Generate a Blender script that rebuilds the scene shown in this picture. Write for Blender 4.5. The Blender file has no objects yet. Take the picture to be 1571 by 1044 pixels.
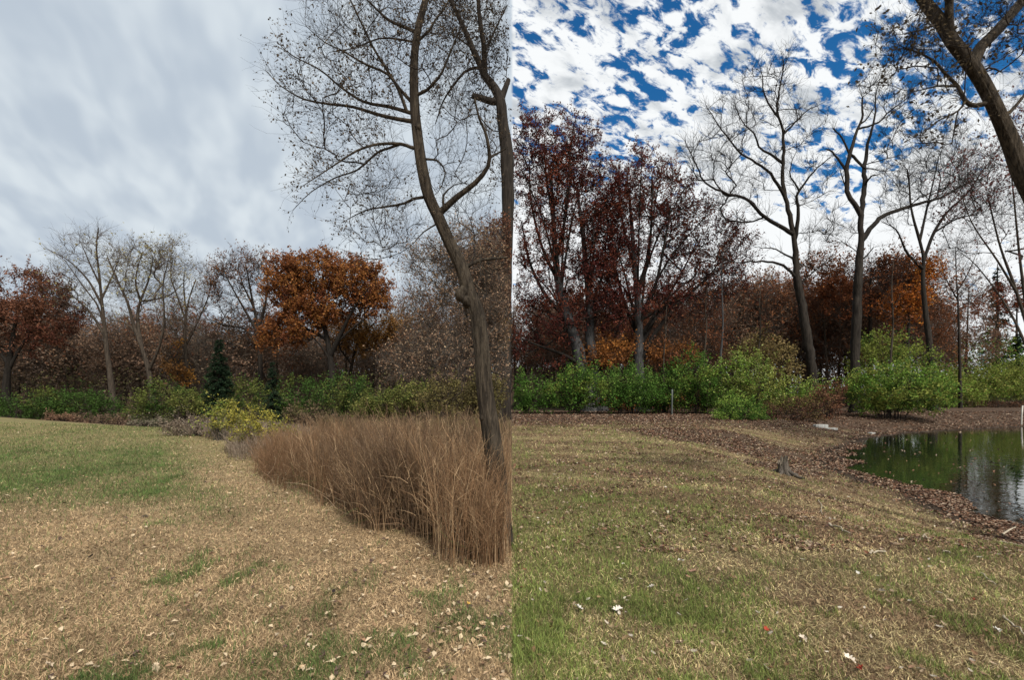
import bpy, math, random
import numpy as np

rng = np.random.default_rng(11)
random.seed(11)
scene = bpy.context.scene
COL = scene.collection

# ------------------------------------------------------------------ camera
F, CX, HY, CAMZ = 760.0, 785.5, 605.0, 1.6
cam_d = bpy.data.cameras.new("camera")
cam = bpy.data.objects.new("camera", cam_d)
COL.objects.link(cam)
cam.location = (0, 0, CAMZ)
cam.rotation_euler = (math.radians(90), 0, 0)
cam_d.sensor_width = 36
cam_d.lens = 36 * F / 1571
cam_d.shift_y = (HY - 522) / 1571
cam_d.clip_start = 0.05
cam_d.clip_end = 5000
scene.camera = cam

# ------------------------------------------------------------------ light
SUN_EL, SUN_AZ, SUN_STR, SKY_STR = 50.0, 155.0, 4.8, 0.1
scene.view_settings.view_transform = 'Standard'
scene.view_settings.look = 'None'
scene.view_settings.exposure = 0.2
scene.view_settings.gamma = 1.0

sun_d = bpy.data.lights.new("sun", 'SUN')
sun_d.energy = SUN_STR
sun_d.angle = math.radians(11)
sun_d.color = (1.0, 0.95, 0.87)
sun = bpy.data.objects.new("sun", sun_d)
COL.objects.link(sun)
sun.rotation_euler = (math.radians(90 - SUN_EL), 0, math.radians(180 - SUN_AZ))
sun.location = (0, 0, 60)


class NT:
    """small node-tree helper"""
    def __init__(s, tree):
        s.t = tree
        tree.nodes.clear()

    def n(s, typ, ins=None, **kw):
        nd = s.t.nodes.new(typ)
        for k, v in kw.items():
            setattr(nd, k, v)
        for k, v in (ins or {}).items():
            sock = nd.inputs[k]
            if isinstance(v, bpy.types.NodeSocket):
                s.t.links.new(v, sock)
            else:
                sock.default_value = v
        return nd

    def math(s, op, a, b=0.0, clamp=False):
        nd = s.n('ShaderNodeMath', {0: a, 1: b}, operation=op)
        nd.use_clamp = clamp
        return nd.outputs[0]

    def ramp(s, fac, a, b):
        nd = s.n('ShaderNodeMapRange', {0: fac, 1: a, 2: b, 3: 0.0, 4: 1.0})
        nd.interpolation_type = 'SMOOTHSTEP'
        return nd.outputs[0]

    def mix(s, fac, a, b, blend='MIX'):
        nd = s.n('ShaderNodeMixRGB', {0: fac, 1: a, 2: b}, blend_type=blend)
        return nd.outputs[0]

    def noise(s, vec, scale, detail=4.0, rough=0.55, dist=0.0):
        nd = s.n('ShaderNodeTexNoise', {'Vector': vec, 'Scale': scale, 'Detail': detail,
                                        'Roughness': rough, 'Distortion': dist})
        return nd.outputs['Fac']


def c4(c, k=1.0):
    return (c[0] * k, c[1] * k, c[2] * k, 1.0)


world = bpy.data.worlds.new("World")
scene.world = world
world.use_nodes = True
w = NT(world.node_tree)
tc = w.n('ShaderNodeTexCoord').outputs['Generated']
sep = w.n('ShaderNodeSeparateXYZ', {0: tc})
dx, dy, dz = sep.outputs
zz = w.math('ADD', w.math('MAXIMUM', dz, 0.0), 0.22)
pxn = w.math('DIVIDE', dx, zz)
pyn = w.math('DIVIDE', dy, zz)
plane = w.n('ShaderNodeCombineXYZ', {0: pxn, 1: pyn, 2: 0.0}).outputs[0]
sky = w.n('ShaderNodeTexSky')
sky.sky_type = 'NISHITA'
sky.sun_disc = False
sky.sun_elevation = math.radians(SUN_EL)
sky.sun_rotation = math.radians(SUN_AZ)
# overcast half of the sky (towards -x): soft streaked grey sheet
mapL = w.n('ShaderNodeMapping', {'Vector': plane, 'Rotation': (0, 0, 0.47), 'Scale': (0.75, 1.9, 1)}, vector_type='TEXTURE').outputs[0]
nl1 = w.noise(mapL, 7.0, 2.5, 0.5, 0.15)
nl2 = w.noise(mapL, 2.2, 2.0, 0.5, 0.2)
fl = w.math('ADD', w.math('MULTIPLY', nl1, 0.75), w.math('MULTIPLY', nl2, 0.25))
over = w.mix(w.ramp(fl, 0.36, 0.68), c4((4.4, 5.05, 5.8)), c4((6.2, 6.8, 7.25)))
# broken cloud half (towards +x): white flocks with blue gaps, closing to white near the horizon
mapR = w.n('ShaderNodeMapping', {'Vector': plane, 'Rotation': (0, 0, 0.55), 'Scale': (1.5, 0.85, 1)}, vector_type='TEXTURE').outputs[0]
nr1 = w.noise(mapR, 25.0, 8.0, 0.62, 0.35)
nr2 = w.noise(plane, 2.6, 2.0, 0.5, 0.0)
cov = w.math('ADD', nr1, w.math('MULTIPLY', w.math('SUBTRACT', nr2, 0.5), 0.46))
low = w.ramp(dz, 0.48, 0.27)
cov = w.math('ADD', cov, w.math('MULTIPLY', low, 0.16))
cov = w.math('SUBTRACT', cov, w.math('MULTIPLY', w.ramp(dx, 0.15, 0.6), 0.03))
cl = w.ramp(cov, 0.40, 0.53)
nr3 = w.noise(mapR, 9.0, 5.0, 0.55, 0.3)
white = w.mix(w.ramp(nr3, 0.46, 0.70), c4((8.3, 8.5, 8.6)), c4((4.4, 4.75, 5.1)))
white = w.mix(low, white, c4((8.3, 8.5, 8.6)))
blue = w.mix(1.0, sky.outputs[0], c4((0.15, 0.66, 1.05)), 'MULTIPLY')
broken = w.mix(cl, blue, white)
side = w.ramp(dx, -0.003, 0.003)
full = w.mix(side, over, broken)
bg = w.n('ShaderNodeBackground', {'Color': full, 'Strength': SKY_STR})
out = w.n('ShaderNodeOutputWorld', {'Surface': bg.outputs[0]})


# ------------------------------------------------------------------ maths helpers
def P(px, py, Y):
    return np.array([(px - CX) / F * Y, Y, CAMZ - (py - HY) / F * Y])


def ss(t):
    t = np.clip(t, 0, 1)
    return t * t * (3 - 2 * t)


def _hash(i, j, s):
    h = (i * 374761393 + j * 668265263 + s * 974634731) & 0xffffffff
    h = ((h ^ (h >> 13)) * 1274126177) & 0xffffffff
    return ((h ^ (h >> 16)) & 0xffff) / 65535.0


def vnoise(x, y, s=0):
    i = np.floor(x).astype(np.int64)
    j = np.floor(y).astype(np.int64)
    u = ss(x - i)
    v = ss(y - j)
    a = _hash(i, j, s) * (1 - u) + _hash(i + 1, j, s) * u
    b = _hash(i, j + 1, s) * (1 - u) + _hash(i + 1, j + 1, s) * u
    return a * (1 - v) + b * v


def fbm(x, y, s=0, o=4):
    r = 0
    a = 0.5
    for k in range(o):
        r = r + a * vnoise(x, y, s + k)
        x = x * 2.03 + 7.1
        y = y * 2.03 - 3.7
        a *= 0.5
    return r / (1 - 0.5 ** o)


# pond outline, metres
POND = np.array([(37.7, 36.5), (25.0, 30.9), (19.2, 27.0), (14.5, 21.8), (11.0, 17.4), (10.2, 15.4), (9.6, 13.2),
                 (9.8, 12.0), (9.1, 10.9), (8.65, 9.4), (8.5, 8.1), (9.2, 7.2), (14, 6.2), (60, 8), (75, 25), (60, 41)])
WATER = -0.8


def pond_d(x, y):
    x = np.asarray(x, float)
    y = np.asarray(y, float)
    d = np.full(x.shape, 1e9)
    inside = np.zeros(x.shape, bool)
    n = len(POND)
    for k in range(n):
        a = POND[k]
        b = POND[(k + 1) % n]
        e = b - a
        t = np.clip(((x - a[0]) * e[0] + (y - a[1]) * e[1]) / (e @ e), 0, 1)
        d = np.minimum(d, np.hypot(x - a[0] - t * e[0], y - a[1] - t * e[1]))
        cond = (a[1] > y) != (b[1] > y)
        xi = e[0] * (y - a[1]) / (e[1] if e[1] != 0 else 1e-9) + a[0]
        inside ^= cond & (x < xi)
    return np.where(inside, -d, d)


def H(x, y):
    x = np.asarray(x, float)
    y = np.asarray(y, float)
    yc = np.interp(x, [-60, -28, -13.9, -9.5, -5, 0], [46, 27, 19.3, 17, 13, 10])
    z = -1.7 * ss((y - yc) / 20) * ss(-x / 5)
    z = z + (7.5 - 6.0 * ss((x - 42) / 15)) * ss((y - 72) / 45)
    z = z + 0.05 * (fbm(x * 0.25, y * 0.25, 3) - 0.5) + 0.035 * (fbm(x * 1.6, y * 1.6, 9, 3) - 0.5)
    d = pond_d(x, y) + 0.7 * (fbm(x * 0.6, y * 0.6, 21, 3) - 0.5)
    wgt = ss(d / 5.5)
    zr = z * wgt + (WATER + 0.02) * (1 - wgt) - 0.5 * ss(-d / 2.0)
    return np.where(x > 0, zr, z)


def hz(x, y):
    return float(H(np.array([x]), np.array([y]))[0])


def hit(px, py):
    Y = np.geomspace(2, 200, 6000)
    X = (px - CX) / F * Y
    Z = CAMZ - (py - HY) / F * Y
    k = np.argmax(Z <= H(X, Y))
    return np.array([X[k], Y[k], H(X[k:k + 1], Y[k:k + 1])[0]])


# ------------------------------------------------------------------ mesh + object helpers
def mesh_np(name, V, faces_list, col=None, mat=None, smooth=True):
    """faces_list: list of (n,k) int arrays"""
    me = bpy.data.meshes.new(name)
    V = np.asarray(V, np.float32)
    me.vertices.add(len(V))
    me.vertices.foreach_set('co', V.ravel())
    idx = np.concatenate([f.ravel() for f in faces_list]).astype(np.int32)
    tot = np.concatenate([np.full(len(f), f.shape[1], np.int32) for f in faces_list])
    st = np.concatenate([[0], np.cumsum(tot)[:-1]]).astype(np.int32)
    me.loops.add(len(idx))
    me.loops.foreach_set('vertex_index', idx)
    me.polygons.add(len(tot))
    me.polygons.foreach_set('loop_start', st)
    me.polygons.foreach_set('loop_total', tot)
    me.polygons.foreach_set('use_smooth', np.full(len(tot), smooth, bool))
    if col is not None:
        at = me.color_attributes.new('Col', 'FLOAT_COLOR', 'POINT')
        cc = np.ones((len(V), 4), np.float32)
        cc[:, :3] = col
        at.data.foreach_set('color', cc.ravel())
    me.update()
    me.validate()
    if mat:
        me.materials.append(mat)
    return me


def link(name, me, parent=None, label=None, cat=None, group=None, kind=None, loc=None):
    o = bpy.data.objects.new(name, me)
    COL.objects.link(o)
    if parent is not None:
        o.parent = parent
    if loc is not None:
        o.location = loc
    if label:
        o['label'] = label
    if cat:
        o['category'] = cat
    if group:
        o['group'] = group
    if kind:
        o['kind'] = kind
    return o


def norm(v):
    return v / np.maximum(np.linalg.norm(v, axis=-1, keepdims=True), 1e-9)


class Geo:
    def __init__(s):
        s.V = []
        s.F = []
        s.C = []
        s.n = 0

    def add(s, V, faces, col=None):
        V = np.asarray(V, float).reshape(-1, 3)
        for f in faces:
            s.F.append(np.asarray(f) + s.n)
        s.V.append(V)
        if col is None:
            col = np.ones((len(V), 3))
        s.C.append(np.broadcast_to(col, (len(V), 3)))
        s.n += len(V)

    def tubes(s, PT, R, sides=5, col=None, ridge=0.0):
        """PT (N,K,3) R (N,K); col None | (N,3)"""
        PT = np.asarray(PT, float)
        R = np.asarray(R, float)
        N, K, _ = PT.shape
        if N == 0:
            return
        T = norm(np.gradient(PT, axis=1))
        mt = norm(T.mean(axis=1))
        ref = np.where(np.abs(mt[:, 2:3]) > 0.8, np.array([[1.0, 0.13, 0]]), np.array([[0.1, 0.05, 1.0]]))
        U = norm(np.cross(np.broadcast_to(ref[:, None, :], T.shape), T))
        W = np.cross(T, U)
        a = np.arange(sides) / sides * 2 * np.pi
        RR = R[:, :, None, None]
        if ridge:
            Lk = np.cumsum(np.linalg.norm(np.diff(PT, axis=1, prepend=PT[:, :1]), axis=2), axis=1)
            aa = np.broadcast_to(a[None, None], (N, K, sides))
            nz = vnoise((np.cos(aa) + 2) * 8 + Lk[..., None] * 0.9, (np.sin(aa) + 2) * 8 + Lk[..., None] * 0.6, 7) - 0.5
            big = vnoise((np.cos(aa) + 2) * 1.3, (np.sin(aa) + 2) * 1.3 + Lk[..., None] * 1.1, 17) - 0.5
            RR = RR * (1 + 1.5 * ridge * nz + 0.9 * ridge * big)[..., None]
        ring = PT[:, :, None, :] + RR * (
            U[:, :, None, :] * np.cos(a)[None, None, :, None] + W[:, :, None, :] * np.sin(a)[None, None, :, None])
        base = (np.arange(N)[:, None, None] * K + np.arange(K - 1)[None, :, None]) * sides
        k = np.arange(sides)[None, None, :]
        k2 = (k + 1) % sides
        f = np.stack([base + k, base + k2, base + sides + k2, base + sides + k], -1).reshape(-1, 4)
        cc = None
        if col is not None:
            cc = np.repeat(np.asarray(col), K * sides, axis=0)
        s.add(ring, [f], cc)

    def leaves(s, pos, size, col, flat=0.0, up=None, aspect=0.55):
        """diamond leaves, random orientation; flat 0..1 pushes them towards lying flat"""
        N = len(pos)
        if N == 0:
            return
        a = norm(rng.normal(size=(N, 3)) * np.array([1, 1, 1 - 0.9 * flat]))
        b = rng.normal(size=(N, 3)) * np.array([1, 1, 1 - 0.9 * flat])
        b = norm(b - a * np.sum(a * b, 1, keepdims=True))
        L = np.broadcast_to(np.asarray(size, float), (N,))[:, None] * rng.uniform(0.6, 1.3, (N, 1))
        nrm = np.cross(a, b)
        v = np.stack([pos - a * L * 0.5, pos + b * L * aspect * 0.5 + nrm * L * 0.10, pos + a * L * 0.5,
                      pos - b * L * aspect * 0.5 + nrm * L * 0.10], 1)
        f = np.arange(N)[:, None] * 4 + np.arange(4)[None, :]
        t1 = f[:, [0, 1, 2]]
        t2 = f[:, [0, 2, 3]]
        s.add(v, [t1, t2], np.repeat(col, 4, axis=0))

    def mesh(s, name, mat, smooth=True):
        return mesh_np(name, np.concatenate(s.V), s.F, np.concatenate(s.C), mat, smooth)


def palette(n, cols, pos=None, jit=0.25, clump=1.0, seed=5):
    cols = np.asarray(cols, float)
    m = len(cols)
    if pos is not None:
        t = fbm(pos[:, 0] * clump + pos[:, 1] * 0.7 * clump, pos[:, 2] * clump + pos[:, 1] * 0.3, seed, 2)
        t = np.clip((t - 0.5) * 2.2 + 0.5 + rng.normal(0, 0.22, n), 0, 0.9999)
    else:
        t = rng.uniform(0, 0.9999, n)
    c = cols[(t * m).astype(int)]
    return c * rng.uniform(1 - jit, 1 + jit, (n, 1))


# ------------------------------------------------------------------ materials
def mat_leaf(name, trans=0.35, rough=0.8):
    m = bpy.data.materials.new(name)
    m.use_nodes = True
    t = NT(m.node_tree)
    at = t.n('ShaderNodeAttribute', attribute_name='Col').outputs['Color']
    d = t.n('ShaderNodeBsdfPrincipled', {'Base Color': at, 'Roughness': rough, 'Specular IOR Level': 0.08})
    tr = t.n('ShaderNodeBsdfTranslucent', {'Color': at})
    mx = t.n('ShaderNodeMixShader', {0: trans, 1: d.outputs[0], 2: tr.outputs[0]})
    t.n('ShaderNodeOutputMaterial', {'Surface': mx.outputs[0]})
    return m


def mat_bark(name, c1, c2, scale=6.0, bump=0.6):
    m = bpy.data.materials.new(name)
    m.use_nodes = True
    t = NT(m.node_tree)
    g = t.n('ShaderNodeNewGeometry').outputs['Position']
    mp = t.n('ShaderNodeMapping', {'Vector': g, 'Scale': (1, 1, 0.14)}).outputs[0]
    n1 = t.noise(mp, scale * 2.2, 6, 0.65, 0.6)
    n2 = t.noise(g, scale * 0.35, 3, 0.5)
    f = t.math('ADD', t.math('MULTIPLY', t.ramp(n1, 0.35, 0.65), 0.7), t.math('MULTIPLY', n2, 0.3))
    col = t.mix(f, c4(c1), c4(c2))
    bp = t.n('ShaderNodeBump', {'Strength': bump, 'Distance': 0.05, 'Height': n1})
    d = t.n('ShaderNodeBsdfPrincipled', {'Base Color': col, 'Roughness': 0.9, 'Specular IOR Level': 0.15,
                                         'Normal': bp.outputs[0]})
    t.n('ShaderNodeOutputMaterial', {'Surface': d.outputs[0]})
    return m


LEAF = mat_leaf('leaf')
DRY = mat_leaf('dry_grass', 0.15, 0.7)
LITTER = mat_leaf('leaf_litter', 0.0, 0.75)
BARK_NEAR = mat_bark('bark_near', (0.012, 0.009, 0.0065), (0.085, 0.066, 0.046), 11, 1.0)
BARK_DARK = mat_bark('bark_dark', (0.009, 0.007, 0.0055), (0.04, 0.032, 0.025), 4)
BARK_GREY = mat_bark('bark_grey', (0.014, 0.013, 0.013), (0.085, 0.083, 0.082), 5, 1.0)
BARK_BROWN = mat_bark('bark_brown', (0.02, 0.015, 0.011), (0.075, 0.058, 0.043), 4)
BARK_BLACK = mat_bark('bark_black', (0.006, 0.005, 0.004), (0.025, 0.02, 0.016), 4)
TWIG_MID = mat_bark('twig_mid', (0.05, 0.037, 0.028), (0.12, 0.09, 0.07), 3, 0.0)
TWIG = mat_bark('twig', (0.014, 0.011, 0.009), (0.04, 0.03, 0.024), 3, 0.0)
TWIG_PALE = mat_bark('twig_pale', (0.05, 0.042, 0.034), (0.12, 0.10, 0.082), 3, 0.0)


# ------------------------------------------------------------------ tree generator
def catmull(pts, step):
    pts = np.asarray(pts, float)
    if len(pts) == 2:
        L = np.linalg.norm(pts[1] - pts[0])
        k = max(3, int(L / step) + 1)
        return pts[0] + np.linspace(0, 1, k)[:, None] * (pts[1] - pts[0])
    p = np.vstack([2 * pts[0] - pts[1], pts, 2 * pts[-1] - pts[-2]])
    res = []
    for i in range(1, len(p) - 2):
        L = np.linalg.norm(p[i + 1] - p[i])
        k = max(2, int(L / step) + 1)
        t = np.arange(k)[:, None] / k
        a, b, c, d = p[i - 1], p[i], p[i + 1], p[i + 2]
        res.append(0.5 * (2 * b + (c - a) * t + (2 * a - 5 * b + 4 * c - d) * t ** 2 + (3 * b - a - 3 * c + d) * t ** 3))
    res.append(p[-2][None])
    return np.concatenate(res)


def rand_perp(d):
    r = rng.normal(size=d.shape)
    r = r - d * np.sum(r * d, -1, keepdims=True)
    return norm(r)


def grow_twigs(start, dirs, length, K=5, angle=(0.4, 1.0), up=0.15, wig=0.18, droop=0.0):
    """(N,3) starts & parent directions -> (N,K,3) polylines"""
    N = len(start)
    a = rng.uniform(angle[0], angle[1], (N, 1))
    d = norm(dirs * np.cos(a) + rand_perp(dirs) * np.sin(a) + np.array([0, 0, up]))
    L = np.broadcast_to(np.asarray(length, float), (N,))[:, None] / (K - 1)
    pts = [start]
    for k in range(K - 1):
        pts.append(pts[-1] + d * L)
        d = norm(d + rng.normal(0, wig, (N, 3)) + np.array([0, 0, up * 0.5 - droop]))
    return np.stack(pts, 1)


def in_side(PT, clip, m=0.0):
    x = PT[..., 0]
    if x.ndim > 1:
        x = x.max(1) if clip == 'L' else x.min(1)
    if clip == 'L':
        return x < -m
    if clip == 'R':
        return x > m
    return np.ones(len(PT), bool)


def tree(name, label, cat, base, trunks, limbs=(), blobs=(), Y=None, n_t=200, step=0.5, rtip=0.012, pipe=0.46,
         twigs=3, twig_len=1.0, twig_r=0.008, sub=3, sub_len=0.5, leaf_n=0, leaf_size=0.2, leaf_cols=None, leaf_jit=0.3,
         bark=None, twigmat=None, clip=None, depth=0.3, group=None, up=0.12, droop=0.0, clumpf=0.25, leaf_mat=None,
         leaf_on=0.0, wob=0.0, limb_bark=None, sides=10, dspread=1.0, twig_angle=(0.4, 1.0), flare=True, collect=False):
    """trunks/limbs: (pts_px, r0, r1) with pts_px [(px,py[,dY])]; blobs: (px,py,rx,ry[,dY[,ry_depth]]) pixels at depth Y"""
    base = np.asarray(base, float)
    bark = bark or BARK_DARK
    twigmat = twigmat or TWIG
    s = Y / F
    nodes, ndir, nrad, par = [], [], [], []
    parts = []
    node_arr = None

    def topt(p, g=0.0, i=0):
        dY = p[2] if len(p) > 2 else g * i
        return P(p[0], p[1], Y + dY)

    for ti, (pts, r0, r1) in enumerate(list(trunks) + list(limbs)):
        istrunk = ti < len(trunks)
        g = 0 if istrunk else rng.uniform(-depth, depth) * 1.0
        cum = 0
        wp = []
        for i, p in enumerate(pts):
            if i:
                cum += math.hypot(p[0] - pts[i - 1][0], p[1] - pts[i - 1][1]) * s
            wp.append(P(p[0], p[1], Y + (p[2] if len(p) > 2 else g * cum)))
        wp = np.array(wp)
        if istrunk and ti == 0:
            wp[0, 2] = min(wp[0, 2], base[2] - 0.15)
        pidx = -1
        if ti > 0 and not (istrunk and flare == 'multi'):
            na = np.array(nodes)
            dd = np.linalg.norm(na - wp[0], axis=1)
            pidx = int(np.argmin(dd))
            wp[0] = na[pidx]
            if len(wp) > 1 and np.linalg.norm(wp[1] - wp[0]) < 0.3 * step:
                wp = np.delete(wp, 1, 0)
        c = catmull(wp, step)
        if wob:
            jit = rng.normal(0, wob, c.shape)
            jit[0] = 0
            c = c + jit
        L = np.concatenate([[0], np.cumsum(np.linalg.norm(np.diff(c, axis=0), axis=1))])
        L /= L[-1]
        if isinstance(r0, (list, tuple)):
            R = np.interp(L, np.linspace(0, 1, len(r0)), r0)
        else:
            R = r0 + (r1 - r0) * L ** 0.8
        if istrunk and flare:
            h = np.linalg.norm(c - c[0], axis=1)
            R = R * (1 + 0.45 * np.exp(-h / (2.2 * R[0])))
        if pidx >= 0:
            R = np.minimum(R, nrad[pidx] * 0.95)
        T = norm(np.gradient(c, axis=0))
        prev = pidx
        for k in range(len(c)):
            if k == 0 and pidx >= 0:
                continue
            nodes.append(c[k]); ndir.append(T[k]); nrad.append(R[k]); par.append(prev)
            prev = len(nodes) - 1
        parts.append((istrunk, c, R))
    n_exp = len(nodes)
    # targets
    chains = []
    if n_t and len(blobs):
        area = np.array([b[2] * b[3] for b in blobs], float)
        pick = rng.choice(len(blobs), n_t, p=area / area.sum())
        u = norm(rng.normal(size=(n_t, 3))) * (rng.uniform(0.12, 1, (n_t, 1)) ** 0.42)
        B = np.array([(b[0], b[1], b[2], b[3], b[4] if len(b) > 4 else 0, (b[5] if len(b) > 5 else min(b[2], b[3]) * s * 1.0 * dspread)) for b in blobs])[pick]
        dYv = B[:, 4] + u[:, 1] * B[:, 5]
        tx = (B[:, 0] + u[:, 0] * B[:, 2] - CX) / F * Y
        tz = CAMZ - (B[:, 1] + u[:, 2] * B[:, 3] - HY) / F * Y
        TG = np.stack([tx, Y + dYv, tz], 1)
        if clip:
            TG = TG[in_side(TG, clip, 0.02)]
        TG = TG[TG[:, 2] > base[2] + 0.1]
        cen = np.mean(np.array(nodes[:n_exp]), axis=0)
        cen[2] = base[2] + (TG[:, 2].max() - base[2]) * 0.25 if len(TG) else 0
        TG = TG[np.argsort(np.linalg.norm(TG - cen, axis=1))]
        cap = n_exp + len(TG) * 14 + 10
        NA = np.zeros((cap, 3)); ND = np.zeros((cap, 3)); NR = np.zeros(cap); PA = np.full(cap, -1)
        NA[:n_exp] = nodes; ND[:n_exp] = ndir; NR[:n_exp] = nrad; PA[:n_exp] = par
        nn = n_exp
        # no branching off the lowest part of the trunk
        zmin = min(base[2] + 0.25 * (TG[:, 2].max() - base[2]), TG[:, 2].min()) if len(TG) else 0
        for t in TG:
            v = t - NA[:nn]
            d = np.linalg.norm(v, axis=1)
            co = np.sum(v * ND[:nn], 1) / np.maximum(d, 1e-6)
            cost = d * (1 + 0.55 * (1 - co)) + np.where(NA[:nn, 2] < zmin, 1.5, 0) + 0.35 * np.maximum(0, NA[:nn, 2] - t[2])
            k = int(np.argmin(cost))
            a = NA[k]
            L = d[k]
            if L < step * 0.4:
                continue
            m = int(np.clip(math.ceil(L / step), 2, 12))
            tt = np.linspace(0, 1, m + 1)[:, None]
            vd = v[k] / L
            t0 = norm(ND[k] * 0.7 + vd) * L
            t1 = norm(vd + np.array([0, 0, 0.25])) * L
            pl = (2 * tt ** 3 - 3 * tt ** 2 + 1) * a + (tt ** 3 - 2 * tt ** 2 + tt) * t0 + (-2 * tt ** 3 + 3 * tt ** 2) * t + (tt ** 3 - tt ** 2) * t1
            pl[1:] += rng.normal(0, 0.06, (m, 3)) * (L / m)
            if clip and not in_side(pl[None], clip)[0]:
                continue
            T = norm(np.gradient(pl, axis=0))
            ids = [k]
            for q in range(1, m + 1):
                NA[nn] = pl[q]; ND[nn] = T[q]; PA[nn] = ids[-1]
                ids.append(nn); nn += 1
            chains.append(ids)
        NA = NA[:nn]; ND = ND[:nn]; PA = PA[:nn]; NR = NR[:nn]
        cnt = np.zeros(nn)
        child = np.zeros(nn, bool)
        child[PA[PA >= 0]] = True
        cnt[~child] = 1
        for q in range(nn - 1, -1, -1):
            if PA[q] >= 0:
                cnt[PA[q]] += cnt[q]
        for q in range(n_exp, nn):
            r = rtip * max(cnt[q], 1) ** pipe
            NR[q] = min(r, NR[PA[q]] * (0.8 if PA[q] < n_exp else 1.0))
            NR[q] = max(NR[q], rtip * 0.6)
    else:
        NA = np.array(nodes); ND = np.array(ndir); NR = np.array(nrad)
    # crown geometry
    G = Geo()
    byk = {}
    for ids in chains:
        byk.setdefault(len(ids), []).append(ids)
    for K, L in byk.items():
        I = np.array(L)
        PT = NA[I]
        R = NR[I].copy()
        R[:, 0] = np.minimum(R[:, 0], R[:, 1] * 1.15)
        G.tubes(PT, R, 5)
    leafpos = []
    if twigs:
        # twigs grow on thin nodes
        thin = np.where(NR < max(rtip * 5, 0.03))[0]
        if len(thin):
            st = np.repeat(thin, twigs)
            TW = grow_twigs(NA[st], ND[st], twig_len * rng.uniform(0.5, 1.3, len(st)), 5, twig_angle, up, 0.16, droop)
            if clip:
                TW = TW[in_side(TW, clip)]
            G.tubes(TW, np.linspace(twig_r, twig_r * 0.35, 5)[None] * np.ones((len(TW), 1)), 3)
            allt = [TW]
            if sub:
                q = rng.integers(1, 5, (len(TW), sub))
                ii = np.repeat(np.arange(len(TW)), sub)
                qq = q.ravel()
                s0 = TW[ii, qq]
                d0 = norm(TW[ii, qq] - TW[ii, qq - 1])
                SB = grow_twigs(s0, d0, sub_len * rng.uniform(0.5, 1.3, len(ii)), 4, (0.4, 0.9), up, 0.18, droop)
                if clip:
                    SB = SB[in_side(SB, clip)]
                G.tubes(SB, np.linspace(twig_r * 0.6, twig_r * 0.25, 4)[None] * np.ones((len(SB), 1)), 3)
                allt.append(SB)
            for A in allt[-1:]:
                leafpos.append(A.reshape(-1, 3)[:])
    loc = base
    if len(trunks):
        root = link(name, None, None, label, cat, group)
        root.location = loc
    off = base

    def localize(g):
        g.V = [v - off for v in g.V]
        return g
    tg = Geo()
    for istrunk, c, R in parts:
        if istrunk:
            tg.tubes(c[None], R[None], 3 * sides if sides > 12 else sides, None, 0.16 if sides > 8 else 0.0)
    link('trunk', localize(tg).mesh('trunk', bark), root)
    for istrunk, c, R in parts:
        if not istrunk:
            lg = Geo()
            lg.tubes(c[None], R[None], 7)
            link('limb', localize(lg).mesh('limb', limb_bark or bark), root)
    if G.n:
        link('crown', localize(G).mesh('crown', twigmat), root)
    if leaf_n and leafpos:
        lp = np.concatenate(leafpos)
        # keep leaves in clumps: noise mask
        msk = fbm(lp[:, 0] * clumpf + lp[:, 1] * 0.5 * clumpf + 31, lp[:, 2] * clumpf + lp[:, 1] * 0.6 * clumpf, 77, 3)
        wgt = np.clip((msk - 0.36 + leaf_on) * 5, 0.02, 1)
        sel = rng.choice(len(lp), leaf_n, p=wgt / wgt.sum())
        pos = lp[sel] + rng.normal(0, leaf_size * 0.45, (leaf_n, 3))
        if clip:
            pos = pos[in_side(pos, clip, leaf_size * 0.3)]
        colr = palette(len(pos), leaf_cols, pos, leaf_jit, clumpf)
        lg = Geo()
        lg.leaves(pos, leaf_size, colr)
        link('foliage', localize(lg).mesh('foliage', leaf_mat or LEAF, False), root)
    return root


def dup(root, loc, rotz, scale, label=None, group=None):
    r = root.copy()
    COL.objects.link(r)
    r.location = loc
    r.rotation_euler = (0, 0, rotz)
    r.scale = scale
    if label:
        r['label'] = label
    if group:
        r['group'] = group
    for ch in list(root.children):
        c = ch.copy()
        COL.objects.link(c)
        c.parent = r
    return r



# ------------------------------------------------------------------ ground
TAN = np.array((0.49, 0.35, 0.20)); TAN2 = np.array((0.35, 0.235, 0.13)); GREEN = np.array((0.085, 0.125, 0.035))
OLIVE = np.array((0.20, 0.175, 0.07)); YEL = np.array((0.38, 0.305, 0.15)); BRN = np.array((0.20, 0.13, 0.075))
LIT = np.array((0.095, 0.062, 0.042)); MUD = np.array((0.05, 0.035, 0.024)); DGREEN = np.array((0.125, 0.16, 0.042))


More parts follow.
